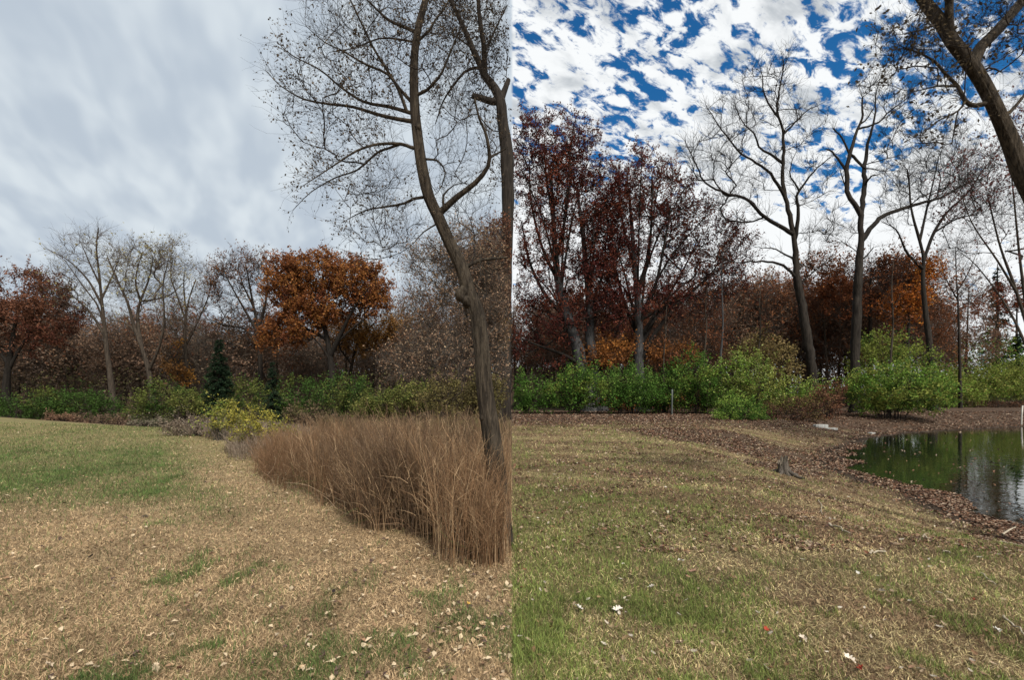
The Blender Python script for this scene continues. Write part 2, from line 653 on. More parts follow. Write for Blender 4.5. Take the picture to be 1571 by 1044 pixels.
def green_amt(x, y):
    """share of living green grass, 0..1"""
    n1 = fbm(x * 0.8, y * 0.42, 41, 4)
    n2 = fbm(x * 4.2, y * 2.6, 52, 3)
    band = ss((y - 5.2 - 0.12 * np.abs(x) + 2.0 * (n1 - 0.5)) / 2.2) * (1 - 0.55 * ss((y - 11) / 7)) * ss((-x - 1.0) / 2.5)
    gl = 0.05 + 0.62 * band * (0.5 + n1) + 0.6 * ss((n2 - 0.60) / 0.12) * ss((n1 - 0.42) / 0.15)
    near = ss((11 - y) / 6)
    gr = (0.30 * near + 0.16) * ss((n1 - 0.28) / 0.3) * (1 - 0.62 * ss((x - 0.2 * y - 0.6) / 1.8)) + 0.4 * ss((n2 - 0.60) / 0.1)
    edge = np.interp(y, [2, 4.5, 5.5, 7, 9.35, 16, 30], [0.3, 0.0, -1.35, -2.8, -4.7, -9.5, -16])
    gl = gl * (0.12 + 0.88 * ss((edge - x + 0.3 - 1.6 * n1) / 1.6)) + 0.5 * ss((n2 - 0.42) / 0.15) * np.exp(-((x + 0.75) / 0.9) ** 2 - ((y - 3.5) / 0.8) ** 2)
    return np.clip(np.where(x > 0, gr, gl), 0, 1)


def bare_amt(x, y):
    """share of bare leaf litter, 0..1"""
    d = pond_d(x, y)
    n = fbm(x * 0.5, y * 0.5, 61, 4)
    far = ss((y - 21 + 9 * (n - 0.5)) / 9)
    bank = ss((1.7 - d + 4.6 * (n - 0.5)) / 2.4) * ss((y - 5) / 3)
    bank = np.maximum(bank, 0.95 * ss((1.0 - np.hypot((x - 8.6) / 4.2, (y - 20) / 7.0) + 1.5 * (n - 0.5)) / 0.45))
    pat = 0.3 * ss((fbm(x * 1.3, y * 1.9, 66, 4) - 0.55) / 0.14)
    r = np.clip(np.maximum(np.maximum(far, bank), pat), 0, 1)
    yc = np.interp(x, [-60, -28, -13.9, -9.5, -5, 0], [50, 31, 23, 20, 13, 10])
    l = ss((y - yc) / 3)
    return np.where(x > 0, r, l)


def thatch(x, y):
    """raked brown bands sweeping from the lawn's middle to the pond"""
    r = np.hypot(x + 6, y + 8)
    q = np.arctan2(x + 6, y + 8)
    b = fbm(r * 1.5 + 0.6 * fbm(x * 0.5, y * 0.5, 201, 3), q * 2.2, 202, 4)
    return ss((b - 0.38) / 0.2) * ss((x + 0.35 * y - 1.4) / 2.2) * 0.95


def ground_col(x, y):
    g = green_amt(x, y)[..., None]
    b = bare_amt(x, y)[..., None]
    n = fbm(x * 1.1, y * 1.1, 71, 4)[..., None]
    fine = fbm(x * 9, y * 9, 72, 3)[..., None]
    right = (np.asarray(x) > 0)[..., None]
    farL = ss((np.asarray(y) - 9) / 6)[..., None]
    dryL = TAN * 0.5 * n / 0.5 + TAN2 * (1 - 0.5 * n / 0.5)
    dryL = dryL * (1 - farL) + (0.6 * OLIVE + 0.4 * TAN) * farL
    bd = thatch(x, y)[..., None]
    dryR = (YEL * n * 0.9 + BRN * (1 - n) * 1.05) * (1 - bd) + BRN * 0.9 * bd
    dry = np.where(right, dryR, dryL)
    gc = np.where(right, 0.6 * DGREEN + 0.4 * YEL * 0.6, 0.75 * GREEN + 0.25 * OLIVE)
    c = dry * (1 - g) + gc * g
    c = c * (1 - b) + np.where(right, LIT, 0.8 * LIT + 0.2 * TAN2) * b
    d = pond_d(x, y)[..., None]
    m = ss((0.9 - d) / 0.9) * right
    c = c * (1 - m) + MUD * m
    return c * (0.62 + 0.76 * fine)


def axis(a, step, lim, gr):
    v = [0.0]
    s_ = step
    while v[-1] < lim:
        v.append(v[-1] + s_)
        if v[-1] > a:
            s_ *= gr
    return np.array(v)


ax = axis(12, 0.14, 1500, 1.035)
gx = np.concatenate([-ax[::-1], ax + 1e-4])
gy = np.concatenate([-axis(2, 1.0, 1500, 1.3)[:0:-1], axis(22, 0.14, 2500, 1.035)])
XX, YY = np.meshgrid(gx, gy)
ZZ = H(XX, YY)
vv = np.stack([XX, YY, ZZ], -1).reshape(-1, 3)
nx, ny = len(gx), len(gy)
ii = (np.arange(ny - 1)[:, None] * nx + np.arange(nx - 1)[None, :]).reshape(-1)
gf = np.stack([ii, ii + 1, ii + 1 + nx, ii + nx], 1)
GROUND = bpy.data.materials.new('ground')
GROUND.use_nodes = True
t = NT(GROUND.node_tree)
at = t.n('ShaderNodeAttribute', attribute_name='Col').outputs['Color']
gp = t.n('ShaderNodeNewGeometry').outputs['Position']
n1 = t.noise(gp, 38, 5, 0.7, 0.5)
n2 = t.noise(gp, 7, 4, 0.6, 0.3)
v = t.math('ADD', t.math('MULTIPLY', t.ramp(n1, 0.3, 0.7), 0.9), t.math('MULTIPLY', n2, 0.9))
colr = t.mix(1.0, at, t.n('ShaderNodeCombineXYZ', {0: v, 1: v, 2: v}).outputs[0], 'MULTIPLY')
bp = t.n('ShaderNodeBump', {'Strength': 0.9, 'Distance': 0.03, 'Height': v})
d = t.n('ShaderNodeBsdfPrincipled', {'Base Color': colr, 'Roughness': 0.95, 'Specular IOR Level': 0.1, 'Normal': bp.outputs[0]})
t.n('ShaderNodeOutputMaterial', {'Surface': d.outputs[0]})
link('ground', mesh_np('ground', vv, [gf], ground_col(vv[:, 0], vv[:, 1]), GROUND), kind='structure')

# water of the pond: one sheet, its shore is where the bank rises through it
WAT = bpy.data.materials.new('pond_water')
WAT.use_nodes = True
t = NT(WAT.node_tree)
gp = t.n('ShaderNodeNewGeometry').outputs['Position']
n1 = t.noise(gp, 2.2, 3, 0.5, 0.4)
n3 = t.noise(gp, 0.5, 2, 0.5)
bp = t.n('ShaderNodeBump', {'Strength': 0.2, 'Distance': 0.03, 'Height': n1})
d = t.n('ShaderNodeBsdfPrincipled', {'Base Color': (0.006, 0.010, 0.005, 1), 'Roughness': 0.03, 'IOR': 1.36, 'Specular IOR Level': 0.5,
                                     'Normal': bp.outputs[0]})
t.n('ShaderNodeOutputMaterial', {'Surface': d.outputs[0]})
pc = POND.mean(0)
outer = POND + norm(POND - pc) * 1.4
wv = np.concatenate([np.c_[outer, np.full(len(outer), WATER)]])
link('pond_water', mesh_np('pond_water', wv, [np.arange(len(outer))[None, ::-1]], None, WAT, False), kind='structure')


# ------------------------------------------------------------------ grass blades, one mesh of many small blades per lawn
def sample_ground(n, y0, y1, px0=-260, px1=1830, k=0.5):
    """points seen from the lawn's near side, thinner with distance"""
    u = rng.uniform(0, 1, n)
    Ya = 1 / (1 / y0 + (1 / y1 - 1 / y0) * u)
    Yb = y0 * (y1 / y0) ** u
    Y = np.where(rng.uniform(0, 1, n) < k, Ya, Yb)
    X = (rng.uniform(px0, px1, n) - CX) / F * Y
    return X, Y


def blades(n, right):
    X, Y = sample_ground(n, 2.0, 30 if right else 27)
    keep = (X > 0.0) if right else (X < 0.0)
    keep &= (pond_d(X, Y) > 0.35)
    keep &= rng.uniform(0, 1, n) > bare_amt(X, Y) * 0.85
    X, Y = X[keep], Y[keep]
    n = len(X)
    g = green_amt(X, Y)
    isg = rng.uniform(0, 1, n) < g
    if right:
        pal_d = np.array([YEL * 1.5, YEL * 1.0, BRN * 1.5, (0.48, 0.39, 0.22), YEL * 1.7, BRN * 0.8, TAN2 * 0.8, BRN * 0.5, BRN])
        pal_g = np.array([DGREEN, DGREEN * 1.4, (0.15, 0.19, 0.045), (0.20, 0.21, 0.06)])
    else:
        pal_d = np.array([TAN, TAN * 1.15, TAN2, TAN2 * 0.65, TAN2 * 0.35, (0.42, 0.30, 0.17), (0.30, 0.20, 0.11)])
        pal_g = np.array([GREEN, GREEN * 1.25, (0.13, 0.15, 0.05), (0.07, 0.12, 0.035)])
        fr = ss((Y - 8) / 6)
        dark = rng.uniform(0, 1, n) < 0.6 * fr
    col = np.where(isg[:, None], pal_g[rng.integers(0, len(pal_g), n)], pal_d[rng.integers(0, len(pal_d), n)])
    if not right:
        col = np.where((dark & ~isg)[:, None], OLIVE * rng.uniform(0.7, 1.2, (n, 1)), col)
    if right:
        bd = rng.uniform(0, 1, n) < thatch(X, Y) * 0.8
        col = np.where((bd & ~isg)[:, None], np.array([BRN, BRN * 1.4, TAN2 * 0.9, BRN * 0.6])[rng.integers(0, 4, n)], col)
    col = col * rng.uniform(0.45, 1.5, (n, 1)) * (0.55 + 0.9 * fbm(X * 2.2, Y * 2.2, 99, 3))[:, None]
    ln = np.where(isg, rng.uniform(0.03, 0.075, n), rng.uniform(0.016, 0.05, n)) * (1 + 0.03 * Y)
    wd = (0.0011 + 0.00042 * Y) * rng.uniform(0.7, 1.5, n)
    tilt = np.where(isg, rng.uniform(0.1, 0.9, n), rng.uniform(0.5, 1.45, n))
    az = rng.uniform(0, 2 * np.pi, n)
    hd = np.stack([np.cos(az), np.sin(az), np.zeros(n)], 1)
    dirv = hd * np.sin(tilt)[:, None] + np.array([0, 0, 1]) * np.cos(tilt)[:, None]
    sdv = np.stack([-np.sin(az), np.cos(az), np.zeros(n)], 1)
    mixa = rng.uniform(-1, 1, (n, 1))
    sdv = norm(sdv + mixa * np.cross(sdv, dirv))
    p0 = np.stack([X, Y, H(X, Y) - 0.004 + rng.uniform(0, 0.02, n)], 1)
    mid = p0 + dirv * ln[:, None] * 0.55
    d2 = norm(dirv + hd * 0.25 + sdv * rng.normal(0, 0.25, (n, 1)) - np.array([0, 0, 0.22]))
    tip = mid + d2 * ln[:, None] * 0.45
    tip[:, 2] = np.maximum(tip[:, 2], p0[:, 2] + 0.002)
    V = np.stack([p0 - sdv * wd[:, None] * 0.5, p0 + sdv * wd[:, None] * 0.5, mid + sdv * wd[:, None] * 0.42, mid - sdv * wd[:, None] * 0.42, tip], 1)
    b = np.arange(n)[:, None] * 5
    G = Geo()
    G.add(V, [b + np.array([[0, 1, 2, 3]]), b + np.array([[3, 2, 4]])], np.repeat(col, 5, axis=0))
    return G


link('dry_lawn_grass', blades(760000, False).mesh('dry_lawn_grass', DRY, False), kind='stuff',
     label='short tan straw-coloured lawn grass with green tufts on the left meadow', cat='grass')
link('green_lawn_grass', blades(800000, True).mesh('green_lawn_grass', DRY, False), kind='stuff',
     label='short green and yellow-brown lawn grass in front of the pond', cat='grass')


# lobed oak leaf outline, flat polygon fan
def oak_leaf(n_l=3):
    pts = [(0, -0.12), (0.012, 0.0)]
    for k in range(n_l):
        y = 0.15 + 0.7 * k / n_l
        wv_ = 0.30 * math.sin(math.pi * (0.25 + 0.6 * (k + 0.5) / n_l))
        pts += [(0.07, y), (wv_, y + 0.09), (wv_ * 0.9, y + 0.16)]
    pts += [(0.07, 0.86), (0.06, 0.97), (0, 1.02)]
    pts += [(-a, b) for a, b in pts[-2:0:-1]]
    return np.array(pts) - np.array([0, 0.5])


def scatter_leaves(G, X, Y, size, col, lift=0.01, tilt=0.35, lobed=False):
    n = len(X)
    if n == 0:
        return
    sz = np.broadcast_to(np.asarray(size, float), (n,)) * rng.uniform(0.7, 1.3, n)
    az = rng.uniform(0, 2 * np.pi, n)
    a = np.stack([np.cos(az), np.sin(az), rng.normal(0, tilt, n)], 1)
    a = norm(a)
    b = np.stack([-np.sin(az), np.cos(az), rng.normal(0, tilt, n)], 1)
    b = norm(b - a * np.sum(a * b, 1, keepdims=True))
    nr = np.cross(a, b)
    nr *= np.sign(nr[:, 2:3] + 1e-9)
    c = np.stack([X, Y, np.maximum(H(X, Y), np.where(X > 0, WATER, -99)) + lift], 1)
    if lobed:
        o = oak_leaf()
        cur = 0.9 * (o[:, 1] ** 2) + 0.7 * np.abs(o[:, 0])
        V = c[:, None] + sz[:, None, None] * (a[:, None] * o[None, :, 1:2] + b[:, None] * o[None, :, 0:1] + nr[:, None] * (cur * 0.55)[None, :, None])
        V = np.concatenate([c[:, None], V], 1)
        m = len(o)
        k = np.arange(m)
        tri = np.stack([np.zeros(m, int), 1 + k, 1 + (k + 1) % m], 1)
        f = (np.arange(n)[:, None, None] * (m + 1) + tri[None]).reshape(-1, 3)
        G.add(V, [f], np.repeat(col, m + 1, axis=0))
    else:
        V = np.stack([c - a * sz[:, None] * .5, c + b * sz[:, None] * .3 + nr * sz[:, None] * .16, c + a * sz[:, None] * .5,
                      c - b * sz[:, None] * .3 + nr * sz[:, None] * .16], 1)
        b4 = np.arange(n)[:, None] * 4
        G.add(V, [b4 + np.array([[0, 1, 2]]), b4 + np.array([[0, 2, 3]])], np.repeat(col, 4, axis=0))


LITPAL = [(0.11, 0.055, 0.035), (0.16, 0.085, 0.05), (0.07, 0.04, 0.03), (0.20, 0.13, 0.085), (0.28, 0.21, 0.15), (0.09, 0.05, 0.03)]
G = Geo()
X, Y = sample_ground(300000, 5, 45, 786, 1900, 0.35)
d = pond_d(X, Y)
bb = bare_amt(X, Y)
shore = np.exp(-((d - 0.2) / 1.5) ** 2)
float_ = (d < 0) & (d > -1.3) & (Y < 24) & (fbm(X * 0.7, Y * 0.7, 120, 3) + 0.5 * d > 0.18)
keep = (X > 0.05) & (((d > 0) & (rng.uniform(0, 1, len(X)) < 0.03 + 0.95 * np.clip(bb - 0.12, 0, 1) * ss((fbm(X * 1.4, Y * 1.4, 230, 3) - 0.22) / 0.3))) | float_ | ((d < 0) & (rng.uniform(0, 1, len(X)) < 0.006)))
X, Y = X[keep], Y[keep]
scatter_leaves(G, X, Y, 0.042 + 0.0024 * Y, palette(len(X), LITPAL, None, 0.35), 0.012)
link('leaf_litter', G.mesh('leaf_litter', LITTER, False), kind='stuff', label='red-brown fallen leaves strewn round the pond banks', cat='leaf litter')
G = Geo()
X, Y = sample_ground(4200, 2.2, 24, -200, 785, 0.6)
edge = np.interp(Y, [2, 4.5, 5.5, 7, 9.35, 16, 30], [0.3, 0.0, -1.35, -2.8, -4.7, -9.5, -16])
keep = (X < edge) & (rng.uniform(0, 1, len(X)) < 0.22 + 0.78 * np.exp(-((X - edge) / 1.1) ** 2))
X, Y = X[keep], Y[keep]
scatter_leaves(G, X, Y, 0.035 + 0.003 * Y, palette(len(X), [(0.40, 0.31, 0.2), (0.2, 0.12, 0.07), (0.42, 0.33, 0.22), (0.08, 0.05, 0.04), (0.32, 0.22, 0.13)], None, 0.3), 0.03)
link('meadow_leaves', G.mesh('meadow_leaves', LITTER, False), kind='stuff', label='small pale dry leaves strewn over the left meadow', cat='leaf litter')
G = Geo()
X, Y = sample_ground(1100, 2.2, 16, 786, 1800, 0.75)
keep = (X > 0.05) & (pond_d(X, Y) > 0.5)
X, Y = X[keep], Y[keep]
scatter_leaves(G, X, Y, 0.03 + 0.0028 * Y, palette(len(X), [(0.32, 0.27, 0.21), (0.22, 0.13, 0.08), (0.40, 0.35, 0.28), (0.19, 0.12, 0.075), (0.26, 0.19, 0.125), (0.16, 0.09, 0.05), (0.3, 0.22, 0.14), (0.2, 0.13, 0.07), (0.25, 0.18, 0.1), (0.16, 0.06, 0.035)], None, 0.3), 0.03, 0.4, True)
link('lawn_leaves', G.mesh('lawn_leaves', LITTER, False), kind='stuff', label='curled pale oak leaves strewn over the right lawn', cat='leaf litter')

# ------------------------------------------------------------------ tall dry reed bed, left of the lawn seam
REEDP = np.array([(-0.02, 4.45), (-0.54, 4.85), (-1.35, 5.6), (-2.8, 7.0), (-4.7, 9.4), (-6.0, 11.6), (-5.7, 12.6), (-3.0, 12.8), (-0.02, 13.5)])


def in_poly(x, y, poly):
    r = np.zeros(len(x), bool)
    for k in range(len(poly)):
        a, b = poly[k], poly[(k + 1) % len(poly)]
        c = (a[1] > y) != (b[1] > y)
        r ^= c & (x < (b[0] - a[0]) * (y - a[1]) / (b[1] - a[1] + 1e-12) + a[0])
    return r


def stalks(poly, n, h, r, cols, lean=0.10, side=True, clip=None, front=0.0):
    lo, hi = poly.min(0), poly.max(0)
    X = rng.uniform(lo[0], hi[0], n * 4)
    Y = lo[1] + (hi[1] - lo[1]) * rng.uniform(0, 1, n * 4) ** (1.0 + front)
    k = in_poly(X, Y, poly)
    X, Y = X[k][:n], Y[k][:n]
    n = len(X)
    X = X + 0.9 * (fbm(X * 0.9, Y * 0.9, 191, 4) - 0.5) + rng.normal(0, 0.05, n)
    Y = Y + 1.1 * (fbm(X * 0.9, Y * 0.9, 192, 4) - 0.5) + rng.normal(0, 0.05, n)
    hh = h * rng.uniform(0.6, 1.2, n) * (0.55 + 0.9 * fbm(X * 0.8, Y * 0.8, 140, 3))
    hh = hh * np.interp(Y, [4.5, 8, 12], [1.0, 0.78, 0.55]) * np.where(rng.uniform(0, 1, n) < 0.5, rng.uniform(0.35, 0.95, n), 1.0)
    hd = rng.normal(0, lean, (n, 2)) + 0.5 * (fbm(X * 1.2, Y * 1.2, 181, 3) - 0.5)[:, None]
    tk = np.linspace(0, 1, 4)
    z0 = H(X, Y) - 0.03
    PT = np.stack([np.stack([X + hd[:, 0] * hh * t_ ** 1.6, Y + hd[:, 1] * hh * t_ ** 1.6, z0 + hh * t_], 1) for t_ in tk], 1)
    if clip == 'L':
        PT = PT[PT[..., 0].max(1) < 0.0]
    n = len(PT)
    R = np.linspace(1, 0.35, 4)[None] * r * rng.uniform(0.6, 1.4, (n, 1)) * (1 + 0.035 * PT[:, 0, 1])[:, None]
    col = palette(n, cols, PT[:, 0], 0.3, 0.5)
    G = Geo()
    G.tubes(PT, R, 3, col)
    if side:
        m = 3
        ii = np.repeat(np.arange(n), m)
        q = rng.uniform(0.25, 0.95, len(ii))
        p = PT[ii, 0] * (1 - q)[:, None] + PT[ii, 3] * q[:, None]
        d0 = norm(PT[ii, 3] - PT[ii, 0])
        TW = grow_twigs(p, d0, 0.24 * h * rng.uniform(0.4, 1.2, len(ii)), 4, (0.25, 0.9), 0.0, 0.25, 0.12)
        if clip == 'L':
            ok = TW[..., 0].max(1) < 0.0
            TW, ii = TW[ok], ii[ok]
        G.tubes(TW, np.linspace(1, 0.3, 4)[None] * r * 0.6 * (1 + 0.035 * TW[:, 0, 1])[:, None], 3, col[ii] * rng.uniform(0.8, 1.3, (len(ii), 1)))
    return G



def tangle(poly, n, cols):
    """short bent stems and broken bits in the foot of the bed"""
    lo, hi = poly.min(0), poly.max(0)
    X = rng.uniform(lo[0], hi[0], n * 4)
    Y = rng.uniform(lo[1], hi[1], n * 4)
    k = in_poly(X, Y, poly)
    X, Y = X[k][:n], Y[k][:n]
    X = X + 0.9 * (fbm(X * 0.9, Y * 0.9, 191, 4) - 0.5) + rng.normal(0, 0.09, len(X))
    Y = Y + 1.1 * (fbm(X * 0.9, Y * 0.9, 192, 4) - 0.5) + rng.normal(0, 0.09, len(X))
    S0 = np.stack([X, Y, H(X, Y) + rng.uniform(0, 0.5, len(X)) ** 2], 1)
    TW = grow_twigs(S0, np.tile([0.0, 0, 1], (len(X), 1)), rng.uniform(0.15, 0.7, len(X)), 5, (0.3, 1.5), 0.0, 0.35, 0.10)
    TW = TW[TW[..., 0].max(1) < 0.0]
    G = Geo()
    G.tubes(TW, np.linspace(0.003, 0.0012, 5)[None] * np.ones((len(TW), 1)), 3, palette(len(TW), cols, None, 0.4))
    return G


REEDC = [(0.24, 0.14, 0.075), (0.35, 0.215, 0.115), (0.50, 0.345, 0.20), (0.12, 0.072, 0.043), (0.25, 0.16, 0.09), (0.22, 0.15, 0.095), (0.14, 0.09, 0.055)]
link('tall_dry_grass', stalks(REEDP, 11500, 1.2, 0.0028, REEDC, 0.17, True, 'L', 0.5).mesh('tall_dry_grass', DRY), kind='stuff',
     label='tall russet-tan dry grass bed beside the left meadow', cat='tall grass')
link('dry_grass_tangle', tangle(REEDP, 6000, [(0.20, 0.12, 0.07), (0.34, 0.22, 0.13), (0.12, 0.08, 0.05), (0.10, 0.13, 0.04), (0.46, 0.34, 0.22)]).mesh('dry_grass_tangle', DRY), kind='stuff',
     label='bent and broken stems tangled in the foot of the tall dry grass', cat='tall grass')
BRUSHP = np.array([(-0.02, 11.0), (-3.5, 11.5), (-5.6, 14.0), (-6.5, 18), (-4, 19), (-0.02, 17)])
link('dry_brush', stalks(BRUSHP, 4200, 1.6, 0.0045, [(0.20, 0.13, 0.075), (0.28, 0.185, 0.105), (0.12, 0.08, 0.05), (0.20, 0.17, 0.07), (0.16, 0.10, 0.06)], 0.3, True, 'L').mesh('dry_brush', DRY), kind='stuff',
     label='grey-brown twiggy brush behind the tall dry grass bed', cat='brush')
FRONTP = np.array([(-0.02, 4.35), (-0.55, 4.75), (-1.35, 5.5), (-2.4, 6.6), (-2.4, 7.2), (-1.2, 6.0), (-0.02, 5.1)])
link('trunk_foot_grass', stalks(FRONTP, 1300, 1.15, 0.0028, REEDC, 0.16, True, 'L').mesh('trunk_foot_grass', DRY), kind='stuff',
     label='tall dry grass standing round the foot of the leaning near trunk', cat='tall grass')
WEEDP = np.array([(-5.2, 10.4), (-7.2, 13.0), (-9.6, 16.6), (-13.5, 20.5), (-13, 24), (-8, 19), (-5.0, 14)])
link('grey_weeds', stalks(WEEDP, 5000, 1.0, 0.004, [(0.24, 0.18, 0.13), (0.34, 0.27, 0.20), (0.18, 0.13, 0.09)], 0.16).mesh('grey_weeds', DRY), kind='stuff',
     label='grey-brown dry weeds along the far edge of the left meadow', cat='weeds')


# ------------------------------------------------------------------ woods behind: a few grown trees, then copies of them
BROWNL = [(0.24, 0.15, 0.10), (0.18, 0.115, 0.08), (0.29, 0.185, 0.115), (0.21, 0.15, 0.11)]
RUSTL = [(0.22, 0.085, 0.04), (0.15, 0.062, 0.035), (0.27, 0.115, 0.05), (0.12, 0.055, 0.033)]
GREYL = [(0.15, 0.12, 0.09), (0.11, 0.085, 0.065), (0.19, 0.15, 0.11)]
OCHRE = [(0.20, 0.13, 0.045), (0.26, 0.17, 0.05), (0.14, 0.10, 0.04)]


def at(px, Y, dz=0.0):
    x = (px - CX) / F * Y
    return np.array([x, Y, hz(x, Y) + dz])


def wood_proto(px, hpx, wpx, leaves, cols, label, group, lean=0, n_t=110, Y=62.0):
    b = at(px, Y)
    by = HY - (b[2] - CAMZ) * F / Y
    tr = [([(px, by + 4), (px + lean * 0.3, by - hpx * 0.3), (px + lean * 0.7, by - hpx * 0.6), (px + lean, by - hpx * 0.9)], 0.24, 0.04)]
    bl = [(px + lean, by - hpx * 0.72, wpx, hpx * 0.26), (px + lean * 0.5, by - hpx * 0.48, wpx * 0.9, hpx * 0.22)]
    return tree('woodland_tree', label, 'tree', b, tr, (), bl, Y=Y, n_t=n_t, step=0.9, rtip=0.016, twigs=3, twig_len=1.7, twig_r=0.013,
                sub=3, sub_len=0.9, leaf_n=leaves, leaf_size=0.26, leaf_cols=cols, bark=BARK_BROWN, twigmat=TWIG_MID, sides=6, flare=False, group=group)


GLB = 'grey-brown half-bare tree in the wood behind the left meadow'
GLR = 'rust-brown leafy tree in the wood behind the left meadow'
GRB = 'dark bare tree in the wood behind the pond'
GRR = 'dark red-brown leafy tree in the wood behind the pond'
gl = 'woodland trees behind the left meadow'
gr = 'woodland trees behind the pond'
protoL = [wood_proto(60, 165, 46, 2600, BROWNL, GLB, gl, 8), wood_proto(300, 160, 40, 1500, GREYL, GLB, gl, -10),
          wood_proto(190, 170, 50, 4200, BROWNL + RUSTL[:2], GLR, gl, 6)]
protoR = [wood_proto(1130, 190, 44, 5000, BROWNL + RUSTL[:1], GRB, gr, 8), wood_proto(1300, 195, 46, 5200, RUSTL, GRR, gr, -8),
          wood_proto(1480, 200, 46, 3600, RUSTL + BROWNL[:2], GRR, gr, 6)]


def fill_wood(protos, px_list, row_y, hs):
    for k, px in enumerate(px_list):
        Y = row_y + rng.uniform(-3, 3)
        if px > 1445:
            continue
        p = protos[rng.integers(0, len(protos))]
        sc_ = hs(px) * rng.uniform(0.86, 1.12)
        b = at(px + rng.uniform(-12, 12), Y)
        dup(p, b, rng.uniform(0, 6.28), (sc_ * rng.uniform(0.9, 1.15), sc_ * rng.uniform(0.9, 1.15), sc_))


hl = lambda px: np.interp(px, [-200, 0, 100, 330, 420, 600, 780], [1.0, 1.0, 0.95, 0.95, 0.9, 1.0, 1.2])
hr = lambda px: np.interp(px, [786, 1050, 1150, 1300, 1420, 1500, 1700], [0.95, 0.92, 1.05, 1.12, 1.05, 0.42, 0.4])
for row, (Y, st) in enumerate([(60, 46), (67, 44), (76, 40)]):
    fill_wood(protoL, np.arange(-160 + 13 * row, 770, st), Y, hl)
    fill_wood(protoR, np.arange(800 + 13 * row, 1730, st * 0.8), Y, hr)


def thicket(name, label, x0, x1, y0, y1, hfun, n_stem, n_leaf, cols, lsize, stem_r=0.02):
    G = Geo()
    X = rng.uniform(x0, x1, n_stem)
    Y = rng.uniform(y0, y1, n_stem)
    hh = hfun(X, Y) * rng.uniform(0.5, 1.1, n_stem)
    z0 = H(X, Y) - 0.1
    hd = rng.normal(0, 0.16, (n_stem, 2))
    PT = np.stack([np.stack([X + hd[:, 0] * hh * q, Y + hd[:, 1] * hh * q, z0 + hh * q], 1) for q in np.linspace(0, 1, 5)], 1)
    PT[:, 1:] += rng.normal(0, 0.12, PT[:, 1:].shape)
    sc = np.array([(0.085, 0.068, 0.054), (0.14, 0.115, 0.09), (0.045, 0.036, 0.03)])[rng.integers(0, 3, n_stem)]
    G.tubes(PT, np.linspace(1, 0.3, 5)[None] * stem_r * rng.uniform(0.4, 1.5, (n_stem, 1)), 4, sc)
    ii = np.repeat(np.arange(n_stem), 4)
    q = rng.integers(1, 5, len(ii))
    TW = grow_twigs(PT[ii, q], norm(PT[ii, q] - PT[ii, q - 1]), 1.5 * rng.uniform(0.4, 1.2, len(ii)), 4, (0.4, 1.1), 0.1, 0.25)
    G.tubes(TW, np.linspace(0.011, 0.005, 4)[None] * np.ones((len(TW), 1)), 3, sc[ii])
    if n_leaf:
        X = rng.uniform(x0, x1, n_leaf)
        Y = rng.uniform(y0, y1, n_leaf)
        Z = H(X, Y) + hfun(X, Y) * rng.uniform(0.02, 1, n_leaf) * (0.7 + 0.6 * fbm(X * 0.35, Y * 0.35, 160, 3))
        pos = np.stack([X, Y, Z], 1)
        k = rng.uniform(0, 1, n_leaf) < ss((fbm(X * 0.8, Z * 0.8, 170, 3) - 0.3) / 0.25)
        pos = pos[k]
        G.leaves(pos, lsize, palette(len(pos), cols, pos, 0.3, 0.3))
    return link(name, G.mesh(name, LEAF, False), kind='stuff', label=label, cat='undergrowth')


thicket('undergrowth', 'tangled brown undergrowth at the foot of the left wood', -78, -0.6, 54, 66, lambda x, y: 5.5, 1500, 26000,
        [(0.18, 0.13, 0.085), (0.23, 0.17, 0.115), (0.13, 0.10, 0.06), (0.15, 0.14, 0.06)], 0.3)
thicket('undergrowth', 'tangled red-brown undergrowth at the foot of the wood behind the pond', 1.2, 80, 57, 68, lambda x, y: np.where(x > 42, 0.7, 5.0), 1700, 26000,
        [(0.09, 0.05, 0.03), (0.12, 0.06, 0.035), (0.06, 0.04, 0.025), (0.10, 0.07, 0.035)], 0.3)
thicket('far_woods', 'far brown woods closing the view on both sides', -120, 118, 84, 100,
        lambda x, y: np.where(x < 0, 9.0, np.where(x > 62, 5.0, 8.0)), 1900, 60000, [(0.13, 0.08, 0.055), (0.10, 0.065, 0.05), (0.15, 0.085, 0.05), (0.08, 0.05, 0.04)], 0.5, 0.09)


